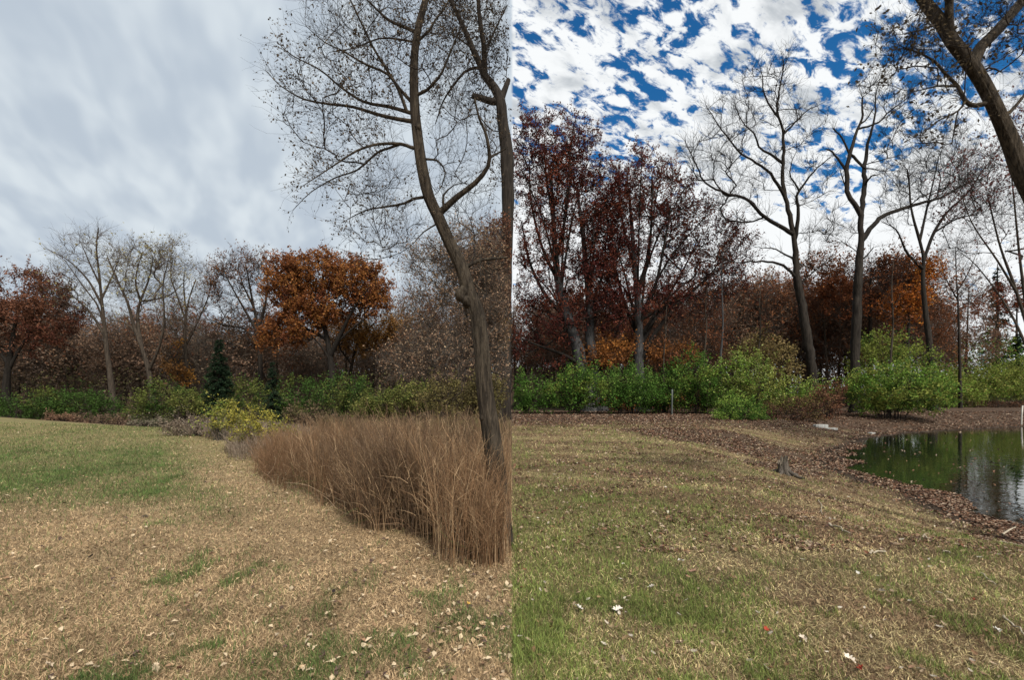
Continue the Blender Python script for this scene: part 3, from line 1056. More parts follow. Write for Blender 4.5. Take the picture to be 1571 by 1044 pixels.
# ------------------------------------------------------------------ left: single trees in front of the wood
YL = 50.0
tree('oak_tree', 'dark russet oak with a broad crown at the far left edge', 'tree', at(12, YL),
     [([(12, 655), (10, 590), (18, 530), (28, 470)], 0.45, 0.12)],
     [([(12, 570), (40, 520), (75, 480)], 0.2, 0.05), ([(14, 560), (-20, 510), (-50, 470)], 0.2, 0.05)],
     [(25, 455, 80, 42), (15, 505, 85, 45), (75, 490, 40, 40), (-60, 480, 50, 60)], Y=YL, n_t=260, step=0.7, rtip=0.014, twigs=3, twig_len=1.2, twig_r=0.012,
     sub=2, sub_len=0.6, leaf_n=26000, leaf_size=0.22, leaf_cols=[(0.115, 0.04, 0.026), (0.15, 0.052, 0.031), (0.08, 0.03, 0.021), (0.19, 0.085, 0.05)], bark=BARK_BLACK, leaf_on=0.08)
tree('bare_tree', 'tall bare grey tree with a straight trunk, left of the meadow view', 'tree', at(176, YL),
     [([(177, 655), (172, 600), (165, 545), (158, 480), (152, 420), (148, 380), (151, 350)], 0.34, 0.05)],
     [([(163, 520), (140, 482), (112, 455), (88, 448)], 0.16, 0.04), ([(157, 470), (135, 430), (105, 400), (78, 385)], 0.14, 0.03),
      ([(154, 440), (138, 405), (125, 375)], 0.11, 0.03), ([(155, 455), (172, 425), (185, 390)], 0.12, 0.03),
      ([(163, 510), (150, 470), (128, 440), (100, 400)], 0.11, 0.03)],
     [(125, 385, 48, 28), (155, 375, 28, 25), (170, 410, 28, 28), (105, 430, 35, 28), (130, 465, 50, 35)], Y=YL, n_t=150, step=0.7, rtip=0.016, twigs=3,
     twig_len=1.4, twig_r=0.012, sub=2, sub_len=0.8, leaf_n=350, leaf_size=0.22, leaf_cols=[(0.30, 0.26, 0.12)], bark=BARK_BROWN, twigmat=TWIG_MID)
tree('bare_tree', 'forked bare tree leaning left with pale yellow leaf remnants in its top', 'tree', at(236, YL - 4),
     [([(236, 660), (234, 610), (228, 570), (218, 535), (205, 500), (196, 465), (180, 430), (165, 395)], 0.30, 0.05)],
     [([(219, 537), (212, 500), (213, 470), (228, 430), (235, 395)], 0.19, 0.04), ([(214, 465), (208, 430), (217, 390)], 0.12, 0.03),
      ([(230, 570), (245, 530), (252, 490), (250, 440), (258, 400)], 0.15, 0.03), ([(208, 505), (190, 495), (165, 490)], 0.10, 0.03),
      ([(214, 465), (235, 460), (262, 452), (285, 430)], 0.11, 0.03)],
     [(225, 395, 48, 25), (260, 400, 25, 30), (185, 420, 25, 35), (215, 440, 55, 35)], Y=YL - 4, n_t=170, step=0.65, rtip=0.015, twigs=3,
     twig_len=1.2, twig_r=0.011, sub=3, sub_len=0.7, leaf_n=1500, leaf_size=0.2, leaf_cols=[(0.36, 0.32, 0.14), (0.30, 0.27, 0.15), (0.25, 0.2, 0.1)],
     bark=BARK_BROWN, twigmat=TWIG_MID, clumpf=0.5)
tree('bare_tree', 'bare spreading tree with grey limbs between the yellow-topped tree and the brown oak', 'tree', at(290, YL + 3),
     [([(290, 655), (288, 590), (285, 540), (284, 500), (290, 460), (300, 430)], 0.30, 0.05)],
     [([(285, 530), (300, 500), (318, 460), (325, 425)], 0.14, 0.03), ([(284, 490), (272, 455), (262, 425), (265, 400)], 0.13, 0.03),
      ([(285, 540), (262, 500), (245, 480)], 0.10, 0.03), ([(286, 480), (282, 440), (284, 410)], 0.11, 0.03)],
     [(290, 425, 38, 28), (310, 450, 22, 35), (265, 440, 30, 35), (285, 490, 45, 35)], Y=YL + 3, n_t=150, step=0.65, rtip=0.015, twigs=3, twig_len=1.2, twig_r=0.011,
     sub=3, sub_len=0.7, leaf_n=300, leaf_size=0.2, leaf_cols=[(0.3, 0.26, 0.14)], bark=BARK_BROWN, twigmat=TWIG_MID)
tree('oak_tree', 'sparse pinkish-brown oak left of the bright orange oak', 'tree', at(400, YL + 3),
     [([(402, 655), (400, 590), (399, 545), (396, 505), (385, 450), (378, 410)], 0.38, 0.06)],
     [([(398, 530), (375, 505), (345, 500), (322, 490)], 0.2, 0.04), ([(397, 510), (372, 470), (350, 430), (340, 405)], 0.18, 0.03),
      ([(396, 505), (408, 460), (410, 420), (405, 390)], 0.18, 0.03), ([(390, 470), (370, 430), (365, 400)], 0.13, 0.03)],
     [(375, 415, 48, 28), (345, 440, 28, 45), (395, 430, 35, 45), (370, 475, 45, 30)], Y=YL + 3, n_t=230, step=0.6, rtip=0.014, twigs=3, twig_len=1.0, twig_r=0.011,
     sub=2, sub_len=0.6, leaf_n=3800, leaf_size=0.2, leaf_cols=[(0.17, 0.10, 0.075), (0.22, 0.13, 0.09), (0.14, 0.08, 0.06), (0.20, 0.10, 0.05)], bark=BARK_DARK)
tree('oak_tree', 'bright orange-brown oak with a wide domed crown and dark trunk', 'tree', at(508, YL),
     [([(514, 655), (511, 600), (508, 565), (504, 530), (496, 500), (478, 460), (470, 430)], 0.52, 0.08)],
     [([(506, 545), (524, 510), (545, 470), (568, 440)], 0.28, 0.05), ([(503, 525), (470, 505), (440, 505), (420, 515)], 0.2, 0.04),
      ([(508, 560), (495, 535), (478, 515)], 0.15, 0.05), ([(500, 510), (505, 460), (500, 420)], 0.2, 0.04), ([(515, 527), (540, 505), (575, 478)], 0.16, 0.04)],
     [(495, 420, 72, 32), (440, 435, 36, 42), (555, 435, 40, 38), (445, 505, 45, 26), (500, 468, 80, 28), (420, 520, 22, 18), (575, 470, 20, 18), (500, 490, 40, 18)], Y=YL, n_t=680, step=0.6, rtip=0.013, twigs=3,
     twig_len=0.9, twig_r=0.011, sub=2, sub_len=0.5, leaf_n=46000, leaf_size=0.24,
     leaf_cols=[(0.20, 0.075, 0.03), (0.24, 0.09, 0.028), (0.27, 0.11, 0.032), (0.33, 0.15, 0.045), (0.17, 0.06, 0.028)], bark=BARK_BLACK, leaf_on=0.2, clumpf=0.6)
tree('oak_tree', 'ochre oak behind the right side of the bright orange oak', 'tree', at(545, YL + 6),
     [([(537, 655), (535, 600), (540, 560), (552, 520), (575, 495)], 0.3, 0.08)], [([(540, 560), (520, 530), (530, 500)], 0.14, 0.05)],
     [(580, 505, 45, 32), (545, 525, 35, 28), (610, 500, 28, 25)], Y=YL + 6, n_t=150, step=0.7, rtip=0.014, twigs=3, twig_len=1.0, twig_r=0.012, sub=2, sub_len=0.6,
     leaf_n=6500, leaf_size=0.24, leaf_cols=[(0.24, 0.12, 0.035), (0.30, 0.16, 0.045), (0.18, 0.10, 0.035)], bark=BARK_DARK)
tree('young_tree', 'small golden-orange tree low among the bare trunks on the left', 'tree', at(272, YL + 2),
     [([(274, 655), (273, 600), (272, 560)], 0.12, 0.04)], (), [(268, 560, 17, 22), (280, 575, 14, 16), (268, 538, 10, 12)], Y=YL + 2, n_t=60, step=0.5, rtip=0.012,
     twigs=3, twig_len=0.7, twig_r=0.01, sub=2, sub_len=0.4, leaf_n=1500, leaf_size=0.22, leaf_cols=[(0.34, 0.17, 0.035), (0.28, 0.13, 0.03), (0.22, 0.11, 0.04)], bark=BARK_BROWN)
tree('brown_tree', 'dense brown twiggy tree right behind the leaning near tree', 'tree', at(700, 26),
     [([(705, 655), (703, 600), (712, 530), (716, 470), (722, 410)], 0.18, 0.04)],
     [([(705, 580), (680, 530), (650, 490), (635, 470)], 0.09, 0.02), ([(710, 540), (740, 480), (762, 420)], 0.09, 0.02), ([(705, 590), (660, 560), (615, 550)], 0.08, 0.02),
      ([(708, 560), (745, 540), (775, 520)], 0.07, 0.02)],
     [(725, 385, 55, 50), (715, 430, 62, 55), (690, 490, 85, 55), (700, 560, 100, 60), (760, 470, 40, 80), (640, 560, 55, 50), (660, 420, 40, 45)], Y=26, n_t=560, step=0.45, rtip=0.009, twigs=4, twig_len=0.9, twig_r=0.008,
     sub=3, sub_len=0.45, leaf_n=17000, leaf_size=0.11, leaf_cols=[(0.28, 0.18, 0.115), (0.36, 0.235, 0.15), (0.21, 0.13, 0.085), (0.38, 0.27, 0.17), (0.22, 0.12, 0.07)],
     bark=BARK_BROWN, twigmat=TWIG_PALE, clip='L', leaf_on=0.15)
tree('oak_tree', 'olive-brown oak topping the brown thicket at the right edge of the meadow view', 'tree', at(765, 29),
     [([(764, 650), (763, 560), (762, 470), (766, 400), (768, 360)], 0.3, 0.06)], [([(763, 500), (735, 450), (715, 410)], 0.13, 0.03)],
     [(772, 365, 26, 30), (755, 400, 36, 40), (730, 430, 40, 40), (765, 470, 28, 70)], Y=29, n_t=330, step=0.6, rtip=0.012, twigs=3, twig_len=0.9, twig_r=0.01, sub=2, sub_len=0.5,
     leaf_n=14000, leaf_size=0.15, leaf_cols=[(0.20, 0.125, 0.04), (0.16, 0.09, 0.045), (0.13, 0.065, 0.04), (0.17, 0.075, 0.045)], bark=BARK_DARK, clip='L')

# ------------------------------------------------------------------ left: the two near trees
YW = 5.3
KW = YW / 9.0


def scl(parts):
    return [(p, [v * KW for v in a] if isinstance(a, list) else a * KW, b * KW) for p, a, b in parts]


LEAFW = [(0.075, 0.055, 0.035), (0.11, 0.08, 0.05), (0.055, 0.04, 0.028), (0.16, 0.12, 0.08)]
HERO = tree('willow_tree', 'tall near tree with a leaning ridged trunk rising from the dry grass bed', 'tree', at(764, YW),
     scl([([(769, 870), (767, 810), (763, 740), (756, 680), (744, 598), (739, 531), (732, 481), (720, 450), (709, 414), (686, 364), (671, 330), (658, 302), (648, 258), (640, 201),
        (636, 161), (635, 100), (640, 50), (648, 17), (655, -10), (668, -80), (676, -160)],
       [.19, .18, .172, .162, .145, .132, .122, .11, .10, .094, .082, .07, .062, .057, .05, .04], 0.05)]),
     scl([([(683, 322), (702, 302), (729, 281), (749, 255), (750, 228), (744, 201), (735, 181), (728, 150)], 0.07, 0.015),
      ([(749, 246), (762, 236), (776, 228)], 0.03, 0.012),
      ([(632, 188), (612, 183), (581, 176), (541, 164), (500, 159), (464, 151), (430, 131), (407, 107)], 0.042, 0.006),
      ([(630, 174), (598, 164), (558, 156), (521, 132), (491, 107), (447, 84), (425, 64)], 0.038, 0.006),
      ([(628, 166), (611, 137), (595, 114), (560, 98), (524, 77), (497, 64), (470, 40)], 0.035, 0.006),
      ([(628, 158), (613, 136), (598, 114), (571, 70), (554, 34), (538, 0), (522, -45)], 0.035, 0.008),
      ([(635, 50), (615, 39), (595, 30), (571, 7), (540, -22)], 0.036, 0.01),
      ([(633, 59), (611, 60), (581, 59), (541, 74), (505, 80)], 0.022, 0.006),
      ([(637, 235), (630, 226), (615, 221), (581, 221), (548, 231), (521, 248), (491, 268), (465, 285)], 0.036, 0.006),
      ([(615, 222), (595, 228), (578, 235), (548, 261), (514, 273), (477, 295), (450, 322)], 0.027, 0.005),
      ([(650, 298), (635, 305), (621, 312), (595, 317), (561, 323), (524, 342)], 0.032, 0.006),
      ([(643, 151), (655, 138), (668, 124), (678, 111), (695, 70), (712, 30)], 0.034, 0.01),
      ([(648, 64), (658, 47), (668, 30), (685, 7), (700, -25)], 0.028, 0.01),
      ([(655, 246), (665, 245), (675, 250), (683, 265), (678, 285)], 0.026, 0.008),
      ([(674, 318), (680, 300), (695, 285)], 0.03, 0.01),
      ([(717, 414), (735, 400), (759, 397), (778, 395)], 0.042, 0.02),
      ([(735, 398), (742, 412), (752, 420)], 0.018, 0.008),
      ([(720, 420), (728, 435), (745, 452)], 0.02, 0.008),
      ([(745, 560), (760, 572), (782, 580)], 0.022, 0.01),
      ([(667, 340), (650, 356), (636, 372)], 0.02, 0.008)]),
     [(520, 150, 100, 80), (590, 70, 90, 80), (560, 30, 110, 55), (700, 90, 75, 100), (545, 255, 90, 55), (600, 300, 75, 55), (720, 250, 60, 70), (575, 365, 55, 40), (650, 380, 55, 40), (715, 330, 60, 40)],
     Y=YW, n_t=620, step=0.2 * KW, rtip=0.0036 * KW, pipe=0.44, twigs=2, twig_len=0.55 * KW, twig_r=0.0028 * KW, sub=2, sub_len=0.24 * KW, leaf_n=5600, leaf_size=0.05 * KW, leaf_cols=LEAFW,
     bark=BARK_NEAR, twigmat=TWIG, clip='L', depth=0.35, clumpf=1.1 / KW, dspread=1.0, sides=14, up=0.06, droop=0.04)
for bx, by, br in ((709, 452, 0.11), (716, 462, 0.09), (641, 196, 0.05), (742, 640, 0.08)):
    # burls and branch scars on the trunk
    br *= KW
    pb = P(bx, by, YW - 0.03) - np.array(HERO.location)
    th_, ph_ = np.meshgrid(np.linspace(0, 2 * np.pi, 20, endpoint=False), np.linspace(0.0, np.pi, 12))
    dd = np.stack([np.sin(ph_) * np.cos(th_), np.sin(ph_) * np.sin(th_), np.cos(ph_)], -1).reshape(-1, 3)
    rr_ = br * (0.75 + 0.6 * vnoise(dd[:, 0] * 2.6 + 9 + bx, dd[:, 2] * 2.6 + dd[:, 1] * 2 + 9, 5))[:, None]
    kk = np.arange(11)[:, None] * 20 + np.arange(20)[None, :]
    k2 = np.arange(11)[:, None] * 20 + ((np.arange(20) + 1) % 20)[None, :]
    link('burl', mesh_np('burl', pb + dd * rr_ * np.array([1, 1, 1.25]), [np.stack([kk, kk + 20, k2 + 20, k2], -1).reshape(-1, 4)], None, BARK_NEAR), HERO)
YV = 31.0
tree('willow_tree', 'dark forked near tree with a broken limb stub, right of the leaning trunk', 'tree', at(777, YV),
     [([(779, 720), (776, 600), (776, 480), (778, 380), (779, 300), (777, 240), (772, 190), (767, 155), (758, 135), (744, 117)], [.36, .35, .34, .33, .33, .35, .38, .40, .33, .25], 0.25)],
     [([(767, 158), (755, 156), (740, 151), (725, 147)], 0.25, 0.18), ([(744, 118), (735, 95), (725, 74), (708, 34), (692, 0), (682, -40)], 0.23, 0.10),
      ([(746, 115), (743, 92), (742, 67), (735, 20), (733, -40)], 0.2, 0.10), ([(743, 80), (754, 57), (765, 34), (778, 8)], 0.10, 0.04),
      ([(768, 152), (774, 138), (780, 122)], 0.25, 0.15), ([(740, 108), (729, 104), (712, 111), (695, 132), (680, 155), (668, 190)], 0.11, 0.03),
      ([(724, 74), (705, 60), (690, 52)], 0.07, 0.025)],
     [(725, 60, 50, 70), (760, 60, 25, 75), (700, 20, 45, 50), (705, 150, 45, 40), (765, 220, 18, 60)],
     Y=YV, n_t=260, step=0.6, rtip=0.010, pipe=0.44, twigs=3, twig_len=1.1, twig_r=0.0075, sub=2, sub_len=0.5, leaf_n=3200, leaf_size=0.17,
     leaf_cols=[(0.045, 0.035, 0.025), (0.08, 0.06, 0.04)], bark=BARK_DARK, twigmat=TWIG, clip='L', depth=0.3, clumpf=0.5, flare=False)

# ------------------------------------------------------------------ right: trees behind the pond


def fan(forks, ends, r0):
    out = []
    for k, e in enumerate(ends):
        f_ = forks[k % len(forks)]
        mx, my = f_[0] + (e[0] - f_[0]) * 0.42, f_[1] + (e[1] - f_[1]) * 0.55
        out.append(([f_, (mx, my), e], r0 * rng.uniform(0.7, 1.1), 0.035))
    return out


REDL = [(0.085, 0.022, 0.018), (0.12, 0.034, 0.024), (0.06, 0.018, 0.015), (0.17, 0.05, 0.028)]
YR = 46.0
tree('red_oak', 'largest dark red tree with twin grey trunks, cut by the centre seam', 'tree', at(900, YR),
     [([(905, 632), (897, 580), (886, 535), (872, 490), (858, 440), (852, 390), (848, 320), (845, 260)], 0.75, 0.10),
      ([(918, 632), (912, 570), (905, 520), (905, 470), (900, 420), (893, 350), (885, 290)], 0.65, 0.10)],
     [([(880, 510), (860, 480), (835, 450), (812, 400), (800, 340)], 0.25, 0.06), ([(856, 430), (832, 380), (815, 310), (812, 250)], 0.2, 0.05),
      ([(853, 400), (868, 330), (875, 260), (870, 215)], 0.2, 0.04), ([(915, 585), (935, 540), (950, 500), (958, 450)], 0.24, 0.05),
      ([(893, 560), (865, 545), (830, 532), (800, 520)], 0.24, 0.06), ([(890, 552), (862, 560), (842, 560)], 0.12, 0.04), ([(849, 340), (838, 270), (835, 210)], 0.16, 0.04), ([(905, 470), (925, 420), (930, 370)], 0.2, 0.05)]
     + fan([(860, 445), (876, 500), (903, 470)], [(800, 260), (812, 470), (925, 300), (880, 195), (795, 400), (940, 420), (905, 240), (806, 545), (895, 330), (822, 200)], 0.17),
     [(848, 215, 72, 44), (890, 255, 38, 50), (825, 270, 45, 70), (870, 300, 48, 60), (830, 370, 48, 60), (890, 380, 48, 60), (905, 440, 50, 50), (830, 450, 45, 55), (808, 520, 24, 40), (860, 490, 60, 40), (925, 480, 40, 45), (915, 320, 35, 60), (925, 400, 40, 50)],
     Y=YR, n_t=850, step=0.6, rtip=0.021, twigs=3, twig_len=1.0, twig_r=0.012, sub=2, sub_len=0.6, leaf_n=52000, leaf_size=0.19, leaf_cols=REDL, leaf_jit=0.35, bark=BARK_GREY, limb_bark=BARK_BLACK, twigmat=BARK_BLACK,
     clip='R', clumpf=0.7, flare='multi', leaf_on=0.13)
tree('red_oak', 'round-crowned dark red tree with a single grey trunk right of the twin trunks', 'tree', at(980, YR),
     [([(981, 632), (981, 580), (980, 545), (980, 500), (977, 440), (972, 390), (968, 330), (962, 270)], 0.62, 0.06)],
     [([(983, 560), (1000, 520), (1025, 485), (1060, 450), (1095, 415), (1110, 380)], 0.25, 0.05), ([(982, 500), (1005, 440), (1020, 370), (1030, 310)], 0.22, 0.05),
      ([(980, 520), (960, 470), (942, 400), (940, 340)], 0.22, 0.05), ([(978, 450), (995, 390), (1000, 320), (1000, 270)], 0.2, 0.05),
      ([(982, 540), (1010, 480), (1045, 420), (1070, 370)], 0.22, 0.05), ([(975, 420), (955, 340), (948, 280)], 0.16, 0.04)]
     + fan([(980, 520), (980, 490), (978, 460)], [(925, 330), (1085, 330), (985, 235), (1125, 400), (940, 420), (1050, 290), (1015, 260), (1120, 440), (930, 470), (1070, 420)], 0.17),
     [(985, 270, 50, 40), (955, 310, 40, 50), (1025, 305, 45, 45), (985, 350, 60, 50), (1060, 350, 48, 45), (1105, 375, 40, 35), (1040, 410, 65, 35), (950, 410, 40, 50), (985, 470, 60, 40), (1050, 460, 60, 35), (1115, 430, 40, 35), (930, 480, 30, 40), (925, 360, 30, 60), (1130, 385, 30, 35)],
     Y=YR, n_t=850, step=0.6, rtip=0.021, twigs=3, twig_len=1.0, twig_r=0.012, sub=2, sub_len=0.6, leaf_n=46000, leaf_size=0.19, leaf_cols=[(0.09, 0.022, 0.018), (0.13, 0.035, 0.022), (0.065, 0.018, 0.016), (0.17, 0.055, 0.03)],
     leaf_jit=0.35, bark=BARK_GREY, limb_bark=BARK_BLACK, twigmat=BARK_BLACK, clumpf=0.7, leaf_on=0.13)
YB = 42.0
tree('bare_tree', 'tall bare tree with long limbs reaching left, between the red tree and the forked tree', 'tree', at(1250, YB),
     [([(1252, 632), (1247, 575), (1240, 530), (1231, 470), (1223, 430), (1220, 388), (1217, 360), (1209, 322), (1201, 281), (1202, 232), (1201, 198), (1193, 174), (1194, 150), (1199, 122), (1202, 91)],
       [.42, .40, .38, .36, .34, .31, .25, .21, .18, .155, .13, .11, .085, .06, .035], 0.04)],
     [([(1218, 367), (1225, 329), (1222, 301), (1237, 277), (1254, 257), (1275, 240)], 0.2, 0.03),
      ([(1210, 362), (1182, 339), (1161, 322), (1144, 305), (1116, 298), (1082, 281), (1068, 253), (1051, 215)], 0.2, 0.03),
      ([(1203, 298), (1182, 267), (1154, 246), (1130, 229), (1102, 191), (1082, 160)], 0.15, 0.025),
      ([(1200, 253), (1182, 236), (1164, 226), (1158, 205), (1137, 184), (1127, 160)], 0.13, 0.025),
      ([(1202, 208), (1220, 188), (1237, 170), (1258, 160)], 0.11, 0.02), ([(1194, 181), (1175, 150), (1168, 112), (1164, 95)], 0.1, 0.02),
      ([(1219, 394), (1200, 388), (1182, 381), (1160, 380)], 0.1, 0.02), ([(1223, 425), (1202, 408), (1168, 401), (1127, 403), (1095, 392)], 0.14, 0.03),
      ([(1222, 300), (1212, 265), (1220, 235)], 0.09, 0.02), ([(1225, 440), (1250, 415), (1275, 400)], 0.09, 0.02)],
     [(1175, 150, 48, 50), (1120, 190, 48, 50), (1090, 240, 48, 45), (1230, 190, 40, 45), (1150, 260, 60, 45), (1245, 280, 35, 45), (1130, 320, 55, 30), (1255, 380, 35, 50), (1200, 110, 18, 25)],
     Y=YB, n_t=300, step=0.6, rtip=0.016, twigs=3, twig_len=1.2, twig_r=0.013, sub=2, sub_len=0.7, leaf_n=0, bark=BARK_DARK, limb_bark=BARK_BLACK, twigmat=BARK_BLACK, wob=0.03)
tree('bare_tree', 'bare tree forked into two upright stems with broken stubs and a long right limb', 'tree', at(1314, YB),
     [([(1312, 632), (1312, 555), (1314, 500), (1316, 440), (1318, 400), (1320, 370), (1321, 340), (1316, 322), (1300, 294), (1300, 253), (1306, 229), (1318, 190), (1323, 177), (1323, 150)],
       [.38, .37, .36, .35, .34, .32, .28, .22, .19, .17, .14, .1, .06], 0.05)],
     [([(1321, 330), (1326, 284), (1327, 253), (1335, 208), (1342, 177), (1344, 146), (1348, 125)], [.22, .2, .17, .13, .09, .06, .03], 0.03),
      ([(1300, 258), (1285, 243), (1277, 234), (1268, 229)], 0.12, 0.06), ([(1305, 233), (1292, 212), (1285, 203), (1278, 196)], 0.1, 0.05),
      ([(1306, 234), (1315, 245), (1326, 259)], 0.12, 0.1), ([(1336, 205), (1348, 188), (1361, 174), (1389, 153), (1402, 135)], 0.1, 0.02),
      ([(1320, 190), (1332, 180), (1340, 165)], 0.08, 0.03), ([(1328, 262), (1342, 260), (1356, 263)], 0.07, 0.03), ([(1329, 275), (1336, 270), (1343, 268)], 0.09, 0.06),
      ([(1320, 367), (1340, 346), (1354, 332), (1375, 324), (1402, 315), (1444, 303), (1478, 284), (1509, 272), (1530, 255)], 0.23, 0.03),
      ([(1300, 290), (1293, 275), (1290, 262)], 0.06, 0.03), ([(1318, 402), (1330, 392), (1340, 380)], 0.09, 0.04)],
     [(1345, 140, 40, 30), (1385, 165, 35, 35), (1330, 120, 20, 25), (1440, 275, 65, 35), (1370, 220, 30, 30), (1285, 350, 30, 40)], Y=YB, n_t=120, step=0.6, rtip=0.016, twigs=3, twig_len=1.0,
     twig_r=0.013, sub=2, sub_len=0.6, leaf_n=0, bark=BARK_DARK, limb_bark=BARK_BLACK, twigmat=BARK_BLACK, wob=0.03)
tree('bare_tree', 'bare vase-shaped tree right of the forked tree, arching over the orange leaves', 'tree', at(1428, YB + 5),
     [([(1432, 632), (1427, 540), (1420, 480), (1416, 430), (1417, 400), (1413, 377), (1404, 346), (1397, 315), (1395, 284), (1392, 260)], 0.36, 0.05)],
     [([(1418, 398), (1421, 388), (1433, 357), (1454, 325), (1485, 295), (1513, 253)], 0.2, 0.03), ([(1414, 415), (1400, 398), (1389, 384), (1375, 353), (1352, 340)], 0.16, 0.03),
      ([(1415, 372), (1423, 315), (1433, 274), (1440, 240)], 0.14, 0.03), ([(1440, 348), (1470, 335), (1500, 330)], 0.1, 0.03)],
     [(1400, 260, 40, 45), (1445, 245, 45, 45), (1490, 255, 40, 45), (1470, 310, 45, 40), (1380, 310, 30, 40)], Y=YB + 5, n_t=220, step=0.6, rtip=0.016, twigs=3, twig_len=1.2,
     twig_r=0.013, sub=3, sub_len=0.7, leaf_n=0, bark=BARK_DARK, limb_bark=BARK_BLACK, twigmat=BARK_BLACK)
tree('bare_tree', 'slender bare tree with upswept twigs near the evergreen on the right', 'tree', at(1475, YB + 14),
     [([(1474, 632), (1472, 540), (1470, 470), (1467, 420), (1466, 380)], 0.2, 0.04)], [([(1470, 460), (1450, 425), (1440, 395)], 0.09, 0.02), ([(1469, 450), (1485, 420), (1500, 385)], 0.09, 0.02)],
     [(1465, 400, 40, 30), (1480, 440, 40, 30)], Y=YB + 14, n_t=110, step=0.6, rtip=0.012, twigs=3, twig_len=1.1, twig_r=0.009, sub=3, sub_len=0.6, leaf_n=300, leaf_size=0.2, leaf_cols=RUSTL, bark=BARK_DARK)
tree('orange_tree', 'bright orange-leaved tree behind the trunk of the vase-shaped tree', 'tree', at(1395, YB + 8),
     [([(1395, 632), (1393, 550), (1395, 480), (1398, 420)], 0.2, 0.05)], (), [(1400, 440, 32, 40), (1385, 475, 30, 25), (1415, 410, 25, 22)], Y=YB + 8, n_t=120, step=0.6, rtip=0.013, twigs=3, twig_len=0.9,
     twig_r=0.011, sub=2, sub_len=0.5, leaf_n=5500, leaf_size=0.24, leaf_cols=[(0.38, 0.12, 0.022), (0.30, 0.09, 0.02), (0.42, 0.17, 0.03), (0.24, 0.07, 0.02)], bark=BARK_DARK, leaf_on=0.02)
tree('red_brown_tree', 'domed red-brown tree behind the forked bare tree', 'tree', at(1335, YB + 12),
     [([(1335, 632), (1335, 540), (1335, 450), (1337, 410)], 0.35, 0.06)], (), [(1340, 430, 55, 42), (1300, 455, 40, 40), (1375, 430, 35, 35)], Y=YB + 12, n_t=260, step=0.7, rtip=0.014, twigs=3, twig_len=1.0,
     twig_r=0.012, sub=2, sub_len=0.6, leaf_n=11000, leaf_size=0.26, leaf_cols=[(0.20, 0.07, 0.03), (0.14, 0.05, 0.026), (0.26, 0.10, 0.035), (0.11, 0.045, 0.028)], bark=BARK_DARK)
tree('red_brown_tree', 'red-orange tree low at the right edge behind the evergreen', 'tree', at(1565, YB + 32),
     [([(1560, 632), (1560, 550), (1560, 480), (1562, 440)], 0.3, 0.06)], (), [(1560, 455, 38, 26), (1505, 475, 28, 22), (1620, 450, 40, 40)], Y=YB + 32, n_t=200, step=0.7, rtip=0.014, twigs=3, twig_len=1.0,
     twig_r=0.012, sub=2, sub_len=0.6, leaf_n=8000, leaf_size=0.26, leaf_cols=[(0.26, 0.065, 0.025), (0.18, 0.05, 0.022), (0.12, 0.035, 0.02)], bark=BARK_DARK)
for px, tp, rr in ((1082, 440, .13), (1107, 380, .15), (1165, 430, .10), (1020, 470, .10), (1368, 400, .13)):
    lab = {1082: 'thin bare sapling just right of the single-trunked red tree', 1107: 'slender pale trunk rising alone above the green shrubs', 1165: 'thin crooked tree left of the tall bare tree',
           1020: 'thin sapling under the right limb of the single-trunked red tree', 1368: 'thin dark tree between the forked tree and the orange leaves'}[px]
    tree('sapling', lab, 'tree', at(px, YB - 1), [([(px, 632), (px - 2, 560), (px + 2, 500), (px, tp + 40), (px + 3, tp)], rr, 0.03)], (),
         [(px, tp + 30, 28, 35), (px + 4, tp + 70, 26, 30)], Y=YB - 1, n_t=36, step=0.6, rtip=0.012, twigs=3, twig_len=0.9, twig_r=0.009, sub=2, sub_len=0.5,
         leaf_n=160, leaf_size=0.2, leaf_cols=RUSTL, bark=BARK_BROWN if px != 1107 else BARK_GREY, twigmat=TWIG, sides=7, flare=False)

# right edge: thin-stemmed tree and the near leaning trunk
tree('multi_stem_tree', 'multi-stemmed twiggy tree with dull red leaf remnants at the right edge', 'tree', at(1600, 20),
     [([(1602, 690), (1590, 560), (1560, 450), (1535, 380), (1515, 300)], 0.12, 0.02)],
     [([(1592, 570), (1550, 480), (1500, 410), (1470, 385)], 0.07, 0.012), ([(1580, 520), (1565, 400), (1555, 300), (1545, 210)], 0.07, 0.012),
      ([(1590, 560), (1600, 430), (1590, 300), (1575, 190)], 0.07, 0.012), ([(1560, 450), (1530, 400), (1490, 340), (1470, 280)], 0.05, 0.01), ([(1595, 590), (1640, 450), (1650, 300)], 0.07, 0.02)],
     [(1520, 280, 55, 65), (1560, 210, 30, 70), (1490, 340, 50, 50), (1550, 350, 45, 60), (1620, 280, 50, 100)], Y=20, n_t=330, step=0.4, rtip=0.006, twigs=3, twig_len=0.8, twig_r=0.0045, sub=2, sub_len=0.4,
     leaf_n=2600, leaf_size=0.11, leaf_cols=[(0.15, 0.06, 0.055), (0.11, 0.05, 0.045), (0.2, 0.1, 0.08)], bark=BARK_BROWN, twigmat=TWIG, clumpf=0.7, flare=False)
YN = 7.0
